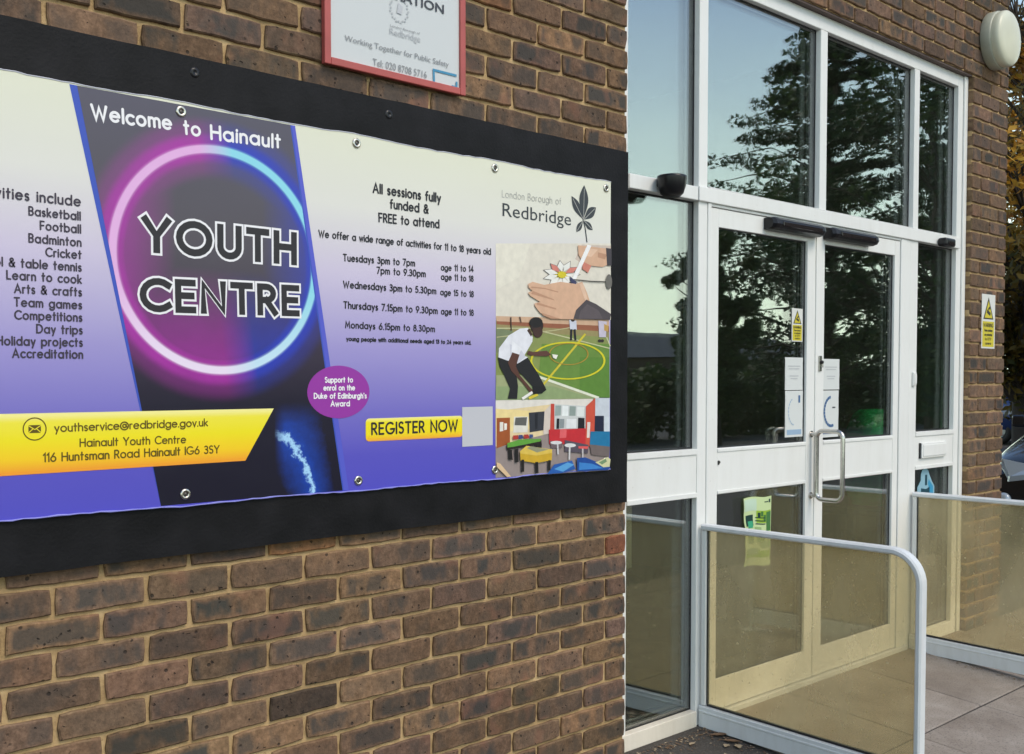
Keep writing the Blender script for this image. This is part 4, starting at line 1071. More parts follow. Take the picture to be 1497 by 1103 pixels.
# games room
sh = [([(44, 745), (554, 738), (552, 1066), (44, 1100)], (150, 136, 132)), ([(44, 748), (300, 744), (290, 900), (44, 960)], (228, 206, 160)), ([(44, 748), (480, 742), (474, 786), (300, 770), (44, 800)], (226, 220, 210)), ([(44, 790), (200, 800), (196, 880), (44, 900)], (236, 214, 150)),
      ([(48, 832), (108, 830), (108, 945), (48, 968)], (160, 84, 40)), ([(62, 850), (78, 850), (78, 890), (62, 892)], (230, 226, 214)), ([(82, 856), (94, 856), (94, 884), (82, 886)], (236, 232, 220)), ([(126, 826), (190, 826), (186, 896), (122, 898)], (224, 220, 208)), ([(132, 830), (184, 828), (180, 866), (128, 864)], (96, 96, 92)), ([(192, 808), (262, 802), (258, 886), (196, 896)], (52, 54, 62)),
      ([(218, 812), (232, 810), (230, 880), (220, 884)], (30, 32, 40)), ([(262, 800), (292, 770), (300, 780), (296, 900), (256, 906)], (214, 200, 188)), ([(290, 768), (306, 768), (308, 900), (286, 900)], (196, 70, 56)), ([(306, 770), (452, 778), (448, 880), (306, 882)], (204, 206, 204)), ([(310, 776), (336, 776), (334, 820), (308, 822)], (150, 164, 160)), ([(342, 776), (368, 778), (366, 822), (340, 822)], (232, 236, 234)),
      ([(374, 778), (402, 780), (400, 822), (372, 822)], (142, 156, 150)), ([(408, 782), (440, 784), (438, 826), (406, 824)], (222, 226, 222)), ([(330, 836), (350, 836), (348, 876), (328, 878)], (140, 148, 150)), ([(360, 836), (404, 836), (402, 876), (358, 878)], (226, 228, 228)), ([(316, 834), (328, 834), (326, 880), (314, 880)], (26, 26, 34)), ([(412, 830), (440, 832), (440, 884), (410, 884)], (26, 26, 34)),
      ([(280, 884), (448, 878), (452, 950), (282, 948)], (196, 44, 52)), ([(330, 882), (360, 880), (358, 920), (328, 922)], (222, 96, 100)), ([(446, 780), (488, 742), (486, 880), (478, 960), (444, 956)], (204, 82, 62)), ([(452, 850), (466, 850), (462, 920), (450, 920)], (226, 214, 206)), ([(488, 742), (552, 742), (552, 892), (486, 890)], (200, 206, 214)), ([(486, 822), (526, 822), (526, 892), (484, 890)], (28, 34, 58)), ([(530, 826), (552, 826), (552, 892), (528, 892)], (206, 214, 220)),
      ([(466, 892), (552, 892), (552, 960), (462, 954)], (30, 116, 160)), ([(284, 934), (340, 940), (338, 966), (290, 966)], (110, 96, 100)), ([(350, 930), (456, 952), (454, 990), (350, 982)], (86, 78, 90)), ([(462, 950), (552, 960), (550, 1006), (470, 996)], (112, 100, 98)),
      (ell(312, 942, 26, 8, 14), (216, 214, 214)), (band([(318, 948), (320, 994)], 7), (206, 204, 204)), (ell(374, 954, 26, 9, 14), (220, 220, 218)), (band([(372, 960), (370, 1018)], 7), (212, 210, 210)), (band([(430, 962), (430, 1010)], 7), (196, 190, 190)), ([(410, 958), (456, 958), (452, 970), (412, 968)], (222, 90, 90)),
      ([(118, 910), (140, 908), (142, 926), (118, 928)], (176, 56, 50)), ([(142, 908), (160, 907), (164, 924), (142, 926)], (60, 70, 120)), ([(166, 906), (186, 905), (190, 922), (168, 924)], (176, 56, 50)), ([(190, 905), (206, 905), (208, 918), (192, 922)], (60, 80, 130)),
      ([(90, 952), (244, 930), (246, 950), (90, 974)], (40, 30, 28)), ([(92, 944), (150, 928), (244, 924), (240, 936), (120, 960), (92, 964)], (96, 160, 60)), ([(96, 972), (112, 974), (116, 1020), (98, 1016)], (28, 24, 24)), ([(124, 972), (140, 968), (142, 1028), (128, 1032)], (28, 24, 24)), ([(216, 950), (246, 946), (244, 980), (226, 984)], (30, 26, 26)),
      ([(44, 1030), (60, 1036), (108, 1094), (90, 1096), (44, 1050)], (222, 190, 150)), ([(148, 984), (280, 990), (292, 984), (290, 1020), (220, 1034), (150, 1022)], (206, 166, 44)), ([(148, 980), (176, 956), (292, 972), (290, 988), (222, 1000), (148, 990)], (222, 190, 84)), ([(178, 966), (196, 958), (276, 972), (224, 986)], (150, 150, 120)),
      (band([(160, 1018), (160, 1072)], 12), (30, 24, 22)), (band([(222, 1028), (224, 1078)], 13), (26, 22, 22)), (band([(280, 1020), (278, 1066)], 11), (28, 24, 22)), ([(270, 1082), (300, 1040), (380, 1022), (396, 1060), (330, 1078)], (36, 92, 170)), ([(300, 1060), (360, 1030), (390, 1040), (340, 1072)], (90, 160, 214)),
      ([(402, 1010), (440, 1008), (552, 1052), (540, 1064), (404, 1070)], (28, 74, 150)), ([(412, 1030), (470, 1036), (520, 1056), (412, 1064)], (60, 130, 200)), ([(484, 1030), (540, 1006), (552, 1016), (548, 1050), (520, 1052)], (208, 206, 160)), ([(500, 1030), (530, 1014), (536, 1026), (514, 1040)], (120, 150, 110))]
picture('games_room_picture', sh)
# column edges trimmed by the banner ground: eyelets last
M_BRASS = mat('nickel_eyelet', (.62, .58, .50), .28, 1.0, var=.15, vscale=80)
for x, z in [(-1.706 + .5215 * i, 1.1415 - .0 * i) for i in range(-2, 4)] + [(-1.706 + .5215 * i, .194) for i in range(-2, 4)]:
    x = min(x, -.144)
    q = MB(); q.lathe([(.0140, .0), (.0136, .0016), (.0108, .0032), (.0072, .0028), (.0058, .0012), (.0056, .0)], (x, YB - .0013, z), M_BRASS, n=26); ey = q.build('eyelet', banner)
    q = MB(); q.lathe([(.0, .0022), (.003, .0022), (.0050, .0012), (.0052, .0)], (x, YB - .0013, z), mat('dull_screw', (.12, .11, .10), .45, .8), n=14); q.build('screw', ey)

# ------------------------------------------------------------------ red framed sign at the top
sg_ = empty('sign', (-1.03, -.01, 1.347), 'white public safety sign in a red frame above the black board', 'sign')
YS = -.014
M_SIGN = mat('white_sign_face', srgb(205, 208, 208), .4); M_RED = mat('faded_red_frame', srgb(178, 84, 78), .45, var=.12)
sx0, sx1, sz0, sz1 = -1.281, -.774, 1.347, 2.07
q = MB(); q.box(sx0 + .004, sx1 - .004, YS + .002, -.003, sz0 + .004, sz1 - .004, M_SIGN, .001); q.build('sign_face', sg_)
for a in ((sx0, sx0 + .021, sz0, sz1), (sx1 - .021, sx1, sz0, sz1), (sx0 + .0212, sx1 - .0212, sz0, sz0 + .021), (sx0 + .0212, sx1 - .0212, sz1 - .021, sz1)):
    q = MB(); q.box(a[0], a[1], YS - .006, -.002, a[2], a[3], M_RED, .0025); q.build('frame', sg_)
def T(px, py): return on_wall(px, py, YS)
M_SG = flat_mat('sign_grey', (142, 144, 146)); M_SGL = flat_mat('sign_pale_grey', (186, 188, 190)); M_SGD = flat_mat('sign_dark', (64, 64, 70))
def sfont(s, a, b_, capz, m, bold=0):
    p0, p1 = T(*a), T(*b_); o = font_text(s, 0, 0, 1.0, 0, m, 'lettering', None, 'LEFT', bold=bold)
    xs = [v.co.x for v in o.data.vertices]; wd = max(xs) - min(xs)
    o.data.transform(Matrix.Translation((p0[0], YS - .0004, p0[1])) @ Matrix.Diagonal(((p1[0] - p0[0]) / wd, 1, capz * 1.38, 1)) @ Matrix.Translation((-min(xs), 0, 0)))
    o.parent = sg_; o.location = -sg_.location; return o
def hgt(px, a): return abs(T(*a)[1] - T(a[0], a[1] - px)[1])
sfont('OPERATION', (540, -12), (649, 15.0), hgt(14, (600, 2)), M_SGD, .012)
sfont('Working Together for Public Safety', (504, 59.5), (656, 98.5), hgt(8.5, (580, 80)), M_SG)
sfont('Tel: 020 8708 5716', (545, 95.5), (624, 113), hgt(10.5, (580, 105)), M_SG)
sfont('Redbridge', (570, 50), (614.5, 62), hgt(10, (590, 56)), M_SGL)
sfont('London Borough of', (570.5, 38.8), (614, 48.0), hgt(3.2, (590, 45)), M_SG)
cc = T(584, 14); q = MB(); rr_ = random.Random(2)
for i in range(26):
    a = RAD(i * 14); r0 = .030 if i % 2 else .033; col = M_SGL
    p = (cc[0] + r0 * math.cos(a), cc[1] + r0 * 1.15 * math.sin(a)); s = .0035
    q.flat([(p[0] - s, p[1] - s * .6), (p[0] + s, p[1] - s * .3), (p[0] + s * .3, p[1] + s), (p[0] - s * .8, p[1] + s * .5)], YS - .0003 - .00002 * i, col)
q.flat([(cc[0] - .010, cc[1] - .012), (cc[0] + .008, cc[1] - .014), (cc[0] + .012, cc[1] + .010), (cc[0] - .004, cc[1] + .018)], YS - .0004, mat('print_crest', srgb(190, 192, 196), .5))
q.build('crest_print', sg_, fix=False)
M_TEAL = flat_mat('teal_ink', (70, 140, 176)); q = MB()
a_, b2, c_, d2 = T(634, 102.5), T(667.5, 111), T(667, 128), T(635, 120)
stroke_mesh(q, [(a_[0] + .002, a_[1] - .045), a_, b2], .0035, YS - .0004, M_TEAL, lambda x, z: (x, z), 'square')
stroke_mesh(q, [(b2[0], b2[1] - .018), (b2[0], c_[1]), (b2[0] - .02, c_[1] + .0)], .0035, YS - .0004, M_TEAL, lambda x, z: (x, z), 'square')
q.build('corner_print', sg_, fix=False)

# ------------------------------------------------------------------ bulkhead lamp near the corner (not lit)
lx, lz = 3.010, 2.315
lamp = empty('wall_lamp', (lx, -.04, lz - .15), 'round cream bulkhead lamp on the brick near the building corner', 'lamp')
M_LB = mat('aged_cream_plastic', (.42, .42, .33), .45, var=.15, vscale=12); M_LD = mat('opal_diffuser', (.66, .65, .50), .35, var=.08, vscale=6)
q = MB(); q.lathe([(.0, .0), (.150, .0), (.153, .006), (.153, .050), (.149, .056), (.0, .056)], (lx, 0, lz), M_LB, n=56); q.build('base', lamp)
q = MB(); q.lathe([(.146, .0), (.148, .020), (.146, .034), (.138, .044), (.105, .052), (.05, .056), (.0, .057)], (lx, -.0565, lz), M_LD, n=56); q.build('diffuser', lamp)

# ------------------------------------------------------------------ warning stickers, papers and posters
M_STK = mat('sticker_white', (.70, .70, .66), .4); M_STY = mat('sticker_yellow', (.62, .52, .03), .4); M_STB = mat('sticker_black', (.03, .028, .02), .5)
def cctv(x0, x1, z0, z1, y, label, back=-.0008, bend=0):
    w, h = x1 - x0, z1 - z0
    s_ = empty('warning_sign', ((x0 + x1) / 2, y, z0), label, 'sign')
    q = MB(); q.box(x0, x1, y, y + .0015, z0, z1, M_STK); q.build('plate', s_)
    P = lambda a, b_: (x0 + a * w, z0 + b_ * h)
    q = MB(); q.flat([P(.07, .03), P(.93, .03), P(.93, .50), P(.07, .50)], y - .0004, M_STY); q.build('yellow_field', s_)
    q = MB(); q.flat([P(.12, .54), P(.88, .54), P(.5, .95)], y - .0004, M_STB); q.flat([P(.21, .565), P(.79, .565), P(.5, .885)], y - .0007, M_STY)
    q.flat([P(.36, .66), P(.62, .60), P(.66, .66), P(.40, .72)], y - .0010, M_STB); q.flat([P(.48, .70), P(.62, .74), P(.60, .79), P(.46, .74)], y - .0010, M_STB); q.build('camera_triangle', s_)
    q = MB(); text(q, 'WARNING', P(.14, .40), P(.86, .40), h * .060, y - .0008, M_STB, wt=.12, sp=.25)
    for s, z, m_ in (('These premises', .315, .2), ('are protected', .235, .22), ('by CCTV', .155, .28), ('cameras', .075, .28)):
        text(q, s, P(m_, z), P(1 - m_, z), h * .042, y - .0008, M_STB, wt=.12, sp=.25)
    q.build('lettering', s_, fix=False)
    return s_
cctv(2.935, 3.105, .648, .945, -.0035, 'yellow and white camera warning sign on the brick pier')
cctv(1.159, 1.244, .645, .790, .0555, 'small yellow camera warning sticker on the left door glass')
M_PAPER = mat('white_paper', (.66, .68, .66), .55); M_BLUEP = flat_mat('pale_blue_print', (150, 176, 200)); M_BLUE2 = flat_mat('mid_blue_print', (70, 104, 146))
def paper(x0, x1, z0, z1, y, label, kind=0):
    q = MB(); n_ = 6
    vs = []; 
    for i in range(n_ + 1):
        for j in range(n_ + 1):
            vs.append((x0 + (x1 - x0) * i / n_, y - .0006 - .0010 * math.sin(i * 1.3 + j) ** 2, z0 + (z1 - z0) * j / n_))
    q.add(vs, [(i * (n_ + 1) + j, (i + 1) * (n_ + 1) + j, (i + 1) * (n_ + 1) + j + 1, i * (n_ + 1) + j + 1) for i in range(n_) for j in range(n_)], M_PAPER, True)
    q.add([(v[0], y - .0001, v[2]) for v in vs], [(i * (n_ + 1) + j, i * (n_ + 1) + j + 1, (i + 1) * (n_ + 1) + j + 1, (i + 1) * (n_ + 1) + j) for i in range(n_) for j in range(n_)], M_PAPER)
    root = empty('paper_notice', ((x0 + x1) / 2, y, z0), label, 'notice', 'paper notices on the door glass')
    q.build('sheet', root, fix=False)
    P = lambda a, b_: (x0 + a * (x1 - x0), z0 + b_ * (z1 - z0)); yy = y - .0019
    q = MB()
    if kind == 0:
        for z, a in ((.72, .15), (.64, .2), (.42, .25), (.34, .3)):
            q.flat([P(a, z), P(1 - a, z), P(1 - a, z + .03), P(a, z + .03)], yy, M_SGL)
    elif kind == 1:
        q.flat([P(.10, .05), P(.92, .05), P(.92, .16), P(.10, .16)], yy, M_BLUEP)
        for i in range(10):
            a = RAD(110 + i * 16); q.flat([P(.5 + .34 * math.cos(a), .55 + .30 * math.sin(a)), P(.5 + .34 * math.cos(a + .2), .55 + .30 * math.sin(a + .2)), P(.5 + .30 * math.cos(a + .2), .55 + .27 * math.sin(a + .2)), P(.5 + .30 * math.cos(a), .55 + .27 * math.sin(a))], yy - .00002 * i, M_BLUEP)
        q.flat([P(.74, .74), P(.84, .74), P(.84, .90), P(.74, .90)], yy, M_BLUE2)
    else:
        q.flat([P(.06, .07), P(.62, .07), P(.62, .12), P(.06, .12)], yy, M_BLUE2)
        for i in range(14):
            a = RAD(95 + i * 14); q.flat([P(.55 + .46 * math.cos(a), .55 + .34 * math.sin(a)), P(.55 + .46 * math.cos(a + .22), .55 + .34 * math.sin(a + .22)), P(.55 + .36 * math.cos(a + .22), .55 + .28 * math.sin(a + .22)), P(.55 + .36 * math.cos(a), .55 + .28 * math.sin(a))], yy - .00002 * i, M_BLUE2)
        q.flat([P(.62, .62), P(.80, .62), P(.80, .65), P(.62, .65)], yy, M_SGD)
    q.build('print', root, fix=False)
    return root
yp = .0572
paper(1.110, 1.250, .432, .575, yp, 'upper white notice on the left door glass, below the yellow sticker', 0)
paper(1.113, 1.253, .226, .429, yp, 'lower white notice with pale blue print on the left door glass', 1)
paper(1.412, 1.560, .432, .572, yp, 'upper white notice on the right door glass beside the lock', 0)
paper(1.412, 1.556, .214, .428, yp, 'lower white notice with a blue ring on the right door glass, behind the handle', 2)
# green poster on the lower left door glass
gp = empty('poster', (.91, .055, -.30), 'pale green poster curling on the lower glass of the left door', 'poster')
M_GP = flat_mat('pale_green', (196, 214, 160)); M_G1 = flat_mat('leaf_green', (150, 184, 60)); M_G2 = flat_mat('deep_green', (70, 120, 66)); M_G3 = flat_mat('sage', (150, 176, 120)); M_G4 = flat_mat('near_black_green', (24, 60, 54))
px0, px1, pz0, pz1 = .812, 1.010, -.305, -.018
def warp(a, b_):
    x = px0 + a * (px1 - px0) + .010 * math.sin(b_ * 5.2) * (1 - a) * .8 - .006 * a * (1 - b_); z = pz0 + b_ * (pz1 - pz0) - .010 * a * (1 - b_) + .004 * math.sin(a * 6)
    y = .0555 - .004 * (math.sin(b_ * 9) ** 2) * (1 - a) - .0015
    return Vector((x, y, z))
q = MB(); n_ = 12
q.add([warp(i / n_, j / n_) for i in range(n_ + 1) for j in range(n_ + 1)], [(i * (n_ + 1) + j, (i + 1) * (n_ + 1) + j, (i + 1) * (n_ + 1) + j + 1, i * (n_ + 1) + j + 1) for i in range(n_) for j in range(n_)], M_GP, True)
q.build('sheet', gp, fix=False)
def pp(q, a0, a1, b0, b1, m, k=1, slant=0):
    n_ = 4; vs = []
    for i in range(n_ + 1):
        for j in range(n_ + 1):
            v = warp(a0 + (a1 - a0) * i / n_, b0 + (b1 - b0) * j / n_ + slant * i / n_); v.y -= .0004 * k; vs.append(v)
    q.add(vs, [(i * (n_ + 1) + j, (i + 1) * (n_ + 1) + j, (i + 1) * (n_ + 1) + j + 1, i * (n_ + 1) + j + 1) for i in range(n_) for j in range(n_)], m, True)
q = MB()
pp(q, .02, .45, .80, .97, flat_mat('pale_teal', (190, 212, 190)), 1); pp(q, .45, .98, .62, .80, M_G1, 1); pp(q, .82, .98, .50, .78, M_G2, 2); pp(q, .72, .80, .64, .74, M_G2, 3)
pp(q, .5, .6, .70, .77, M_G4, 3); pp(q, .62, .70, .72, .79, M_G2, 4)
pp(q, .06, .32, .58, .74, M_G4, 2); pp(q, .12, .30, .55, .65, flat_mat('teal_green', (60, 160, 120)), 3)
for b_ in (.60, .645, .69): pp(q, .40, .78, b_, b_ + .014, M_G4, 5)
pp(q, .36, .62, .48, .56, M_G3, 2); pp(q, .14, .34, .32, .46, M_G3, 2); pp(q, .46, .78, .34, .47, M_G3, 2); pp(q, .60, .98, .26, .36, M_G3, 3); pp(q, .04, .98, .12, .22, M_G1, 2); pp(q, .08, .50, .16, .25, M_G3, 3)
pp(q, .74, .88, .92, .935, M_G4, 2); pp(q, .90, .96, .91, .96, M_G4, 2); pp(q, .06, .12, .04, .09, M_G3, 3)
q.build('print', gp, fix=False)
# light blue sticker low in the right side light
st = empty('sticker', (2.46, .066, -.1), 'pale blue rounded sticker at the foot of the right side light, above the balustrade', 'sticker')
M_LBL = flat_mat('pale_blue', (140, 180, 196)); M_DBL = flat_mat('petrol', (30, 70, 84)); M_CBL = flat_mat('cyan', (60, 150, 190))
q = MB(); cx_, cz_ = 2.455, -.075; w2 = .095
out = [(cx_ - w2, cz_ - .060), (cx_ - w2, cz_ - .005), (cx_ - w2 * .62, cz_ + .028)] + [(cx_ - .012 + .048 * math.cos(RAD(a)), cz_ + .050 + .040 * math.sin(RAD(a))) for a in (160, 130, 100, 70, 40, 10)] + [(cx_ + w2 * .66, cz_ + .022), (cx_ + w2, cz_ - .010), (cx_ + w2, cz_ - .060)]
q.flat(out, .0655, M_LBL); q.flat([(x, z) for x, z in out[::-1]], .0660, M_LBL); q.build('film', st, fix=False)
q = MB(); q.flat([(cx_ - .055, cz_ - .058), (cx_ + .04, cz_ - .058), (cx_ + .04, cz_ - .010), (cx_ + .0, cz_ - .02), (cx_ - .055, cz_ - .012)], .0650, M_DBL); q.flat([(cx_ - .012, cz_ - .0), (cx_ + .012, cz_ - .0), (cx_ + .012, cz_ + .055), (cx_ - .012, cz_ + .055)], .0650, M_DBL)
q.flat([(cx_ + .050, cz_ - .055), (cx_ + .080, cz_ - .055), (cx_ + .080, cz_ - .01), (cx_ + .03, cz_ + .03), (cx_ + .02, cz_ + .01)], .0650, M_CBL); q.build('print', st, fix=False)

# ------------------------------------------------------------------ balustrades on both sides of the doors
def balustrade(X, y_end, label, curved=True):
    b_ = empty('balustrade', (X, -.4, gz(X, -.4)), label, 'balustrade', 'balustrades beside the entrance')
    zt, r = -.1035, .105
    path = [(X, .028, zt)] + [(X, y_end + r, zt)] 
    path = [(X, .028, zt), (X, -.3, zt)] + [(X, y_end + r - r * math.sin(RAD(a)), zt - r + r * math.cos(RAD(a))) for a in range(0, 91, 9)] + [(X, y_end, -.5), (X, y_end, gz(X, y_end) + .004)]
    hw, hh, c = .0225, .0115, .006
    prof = [(-hw + c, hh), (hw - c, hh), (hw, hh - c), (hw, -hh + c), (hw - c, -hh), (-hw + c, -hh), (-hw, -hh + c), (-hw, hh - c)]
    q = MB(); vs = []; N = len(path)
    for i, p in enumerate(path):
        p = Vector(p); d = (Vector(path[min(i + 1, N - 1)]) - Vector(path[max(i - 1, 0)])).normalized()
        nn = Vector((0, d.z, -d.y)) if True else None   # outward normal
        nn = Vector((0, d.z, -d.y))
        for a, h_ in prof: vs.append(p + Vector((a, 0, 0)) + nn * h_)
    k = len(prof)
    q.add(vs, [(i * k + j, i * k + (j + 1) % k, (i + 1) * k + (j + 1) % k, (i + 1) * k + j) for i in range(N - 1) for j in range(k)] + [tuple(range(k)), tuple(range((N - 1) * k, N * k))[::-1]], M_RAIL)
    q.build('top_rail', b_)
    # bottom rail follows the ramp a little
    q = MB(); yb, ye = .0335, y_end + .012
    za, zc, zs = -.815, -.898, .022
    vs = []
    for y in (yb, ye):
        f = (y - yb) * zs
        for x, z in ((-.0215, zc + f), (.0215, zc + f), (.0215, za + f - .003), (.0185, za + f), (-.0185, za + f), (-.0215, za + f - .003)): vs.append((X + x, y, z))
    q.add(vs, [(i, (i + 1) % 6, 6 + (i + 1) % 6, 6 + i) for i in range(6)] + [(0, 1, 2, 3, 4, 5), (11, 10, 9, 8, 7, 6)], M_RAIL)
    # a shallow groove strip along the rail
    for s in (-1, 1):
        q.add([(X + s * .0215, yb, za - .016), (X + s * .0215, ye, za - .016 + (ye - yb) * zs), (X + s * .0232, ye, za - .019 + (ye - yb) * zs), (X + s * .0232, yb, za - .019), (X + s * .0232, yb, za - .024), (X + s * .0232, ye, za - .024 + (ye - yb) * zs), (X + s * .0215, ye, za - .027 + (ye - yb) * zs), (X + s * .0215, yb, za - .027)],
              [(0, 1, 2, 3), (3, 2, 5, 4), (4, 5, 6, 7)], M_RAIL)
    q.build('bottom_rail', b_)
    q = MB(); q.box(X - .016, X + .016, .0085, .0275, -.812, zt - .013, M_WHITE, .002); q.build('wall_channel', b_)
    # pane: 8 mm sheet with its rounded corner
    gl = [(.006, -.813)] + [(ye - .001, -.813 + (ye - .0335) * zs)] + [(y_end + .0125 + (r - .012) - (r - .012) * math.sin(RAD(a)), zt - .012 - (r - .012) + (r - .012) * math.cos(RAD(a))) for a in range(90, -1, -10)] + [(.006, zt - .0125)]
    q = MB(); n_ = len(gl)
    q.add([(X - .004, y, z) for y, z in gl] + [(X + .004, y, z) for y, z in gl], [tuple(range(n_)), tuple(range(2 * n_ - 1, n_ - 1, -1))], M_YGLASS)
    pn = q.build('pane', b_)
    q = MB(); q.add([(X - .0065, .0335 - .028, -.8145), (X - .0065, ye + .001, -.8145 + (ye - .006) * zs), (X + .0065, ye + .001, -.8145 + (ye - .006) * zs), (X + .0065, .0055, -.8145), (X - .0065, .0055, -.807), (X - .0065, ye + .001, -.807 + (ye - .006) * zs), (X + .0065, ye + .001, -.807 + (ye - .006) * zs), (X + .0065, .0055, -.807)],
                    [(0, 1, 5, 4), (1, 2, 6, 5), (2, 3, 7, 6), (3, 0, 4, 7), (4, 5, 6, 7)], M_GASKET)
    q.box(X - .0065, X + .0065, .0035, .008, -.806, zt - .014, M_GASKET); q.build('seal', pn)
    q = MB(); q.box(X - .05, X + .05, y_end - .045, y_end + .06, gz(X, y_end) + .0062, gz(X, y_end) + .014, M_RAIL, .002); q.build('foot_plate', b_)
    return b_
balustrade(.503, -.867, 'left balustrade of tinted glass with curved white rail, nearest to the banner')
balustrade(2.250, -.867, 'right balustrade of tinted glass with white rail, in front of the brick pier')

# ------------------------------------------------------------------ inside the lobby
M_SACK = mat('green_plastic_sack', (.04, .80, .22), .22, var=.3, vscale=10)
q = MB(); rs = random.Random(9); n_, mrow = 22, 10
prof = [(.0, .0), (.15, .01), (.185, .08), (.19, .20), (.185, .32), (.17, .42), (.13, .49), (.10, .515), (.0, .52)]
sc_x, sc_y = 2.44, .34
vs = []
for r, h in prof:
    for i in range(n_):
        a = 2 * math.pi * i / n_; rr = r * (1 + .10 * math.sin(5 * a + h * 9) + rs.uniform(-.06, .06))
        vs.append((sc_x + rr * math.cos(a), sc_y + rr * .8 * math.sin(a), -.20 + h))
q.add(vs, [(j * n_ + i, j * n_ + (i + 1) % n_, (j + 1) * n_ + (i + 1) % n_, (j + 1) * n_ + i) for j in range(len(prof) - 1) for i in range(n_)], M_SACK, True)
tag(q.build('plastic_sack'), 'shiny green plastic sack on a low table just inside the right door leaf', 'sack')
M_TBL = mat('dark_laminate', (.05, .04, .035), .4)
t_ = empty('side_table', (2.70, .55, -.885), 'dark low table inside the doors holding the green sack', 'table')
q = MB(); q.box(2.20, 2.80, .16, .70, -.235, -.203, M_TBL, .004); q.build('table_top', t_)
for x in (2.24, 2.76):
    for y in (.20, .66): q = MB(); q.box(x - .02, x + .02, y - .02, y + .02, -.885, -.236, M_TBL, .003); q.build('leg', t_)
M_CAB = mat('cream_cabinet_paint', (.75, .66, .42), .5, var=.08)
c_ = empty('cabinet', (.66, .85, -.885), 'cream cabinet inside the lobby, seen low through the left side light', 'cabinet')
q = MB(); q.box(.42, .88, .72, 1.1, -.42, -.02, M_CAB, .03, 4); q.build('body', c_)
q = MB(); q.box(.44, .64, .708, .7185, -.40, -.04, M_CAB, .004); q.build('door', c_); q = MB(); q.box(.66, .86, .708, .7185, -.40, -.04, M_CAB, .004); q.build('door', c_)
for x in (.46, .84):
    q = MB(); q.box(x - .02, x + .02, .80, .84, -.885, -.421, M_TBL, .003); q.build('leg', c_)
def chair(x, y, a, label):
    root = empty('chair', (0, 0, 0), label, 'chair', 'lobby chairs')
    q = MB(); q.box(-.22, .22, -.22, .22, .42, .46, M_TBL, .012, 3); q.build('seat', root)
    q = MB(); q.box(-.21, .21, .19, .215, .55, .88, M_TBL, .01, 3); q.build('backrest', root)
    for sx in (-.19, .19):
        for sy in (-.19, .20):
            q = MB(); q.tube([(sx, sy, 0), (sx, sy, .42 if sy < 0 else .86)], .011, M_STEEL, 8); q.build('leg', root)
    root.location = (x, y, -.885); root.rotation_euler[2] = a
chair(1.0, 1.6, .4, 'dark chair in the lobby behind the left door leaf'); chair(1.7, 1.9, -.3, 'dark chair in the lobby behind the right door leaf')

# ------------------------------------------------------------------ leaf litter in the corner by the left balustrade
M_DRY = mat('dry_brown_leaf', (.17, .10, .055), .75, var=.4, vscale=30); M_DRY2 = mat('pale_dry_leaf', (.42, .33, .22), .7, var=.3, vscale=30)
def dead_leaf(x, y, L_, W_, a, label, m, curl=.35):
    root = empty('fallen_leaf', (0, 0, 0), label, 'leaf', 'dead leaves by the balustrade foot')
    q = MB(); nn = 10; vs = []
    for i in range(nn + 1):
        t = i / nn; w = W_ * math.sin(math.pi * min(1, t * 1.02) ** .9) + .0008
        zc = L_ * curl * (t - .5) ** 2 + .002
        for s in (-1, -.5, 0, .5, 1): vs.append((t * L_ - L_ / 2, s * w * (1 + .2 * math.sin(i * 2.1)), zc + abs(s) * w * .55))
    q.add(vs, [(i * 5 + j, i * 5 + j + 1, (i + 1) * 5 + j + 1, (i + 1) * 5 + j) for i in range(nn) for j in range(4)], m, True)
    q.build('blade', root, fix=False)
    q = MB(); q.tube([(L_ / 2, 0, L_ * curl * .25 + .002), (L_ * .75, .004, .004)], .0009, m, 5); q.build('stalk', root)
    root.location = (x, y, gz(0, y) + .001); root.rotation_euler = (0, math.atan(0), a)
for i, (x, y, L_, W_, a, m, s) in enumerate(((.455, -.085, .075, .014, 2.5, M_DRY, 'long curled brown leaf nearest to the foot of the balustrade and the sill'), (.445, -.150, .070, .013, 2.1, M_DRY, 'curled brown leaf lying along the bottom rail of the left balustrade'),
      (.425, -.195, .045, .014, .9, M_DRY2, 'pale torn leaf scrap lying beside the curled brown leaves'), (.395, -.165, .035, .012, .2, M_DRY2, 'small pale leaf scrap lying farthest out on the tarmac among the leaves'),
      (.300, -.075, .040, .008, .1, M_DRY2, 'thin pale leaf lying alone below the cream sill'))):
    dead_leaf(x, y, L_, W_, a, s, m)
q = MB(); rs = random.Random(21)
for i in range(900):
    t = rs.random(); x = rs.uniform(.05, .47); y = -abs(rs.gauss(0, .035)) - .004 if rs.random() < .5 else -rs.uniform(0, .5)
    if rs.random() < .35: x = .476 - abs(rs.gauss(0, .02)); y = -rs.uniform(0, .7)
    if rs.random() < .25: x = rs.uniform(2.3, 3.4); y = -abs(rs.gauss(0, .04)) - .003
    elif rs.random() < .3: x = 2.222 - abs(rs.gauss(0, .03)); y = -rs.uniform(0, .9)
    s = rs.uniform(.002, .007); a = rs.uniform(0, 6.28); z = gz(0, y) + (.010 if x > .51 and x < 6 else .003)
    c_, s_ = math.cos(a) * s, math.sin(a) * s
    q.add([(x - c_, y - s_, z), (x + s_, y - c_, z + s * .3), (x + c_, y + s_, z + .001), (x - s_ * .6, y + c_ * .6, z + s * .2)], [(0, 1, 2, 3)], M_DRY if rs.random() < .7 else M_DRY2)
tag(q.build('leaf_crumbs', fix=False, recenter=False), 'brown leaf crumbs and grit gathered along the foot of the walls', 'litter', kind='stuff')

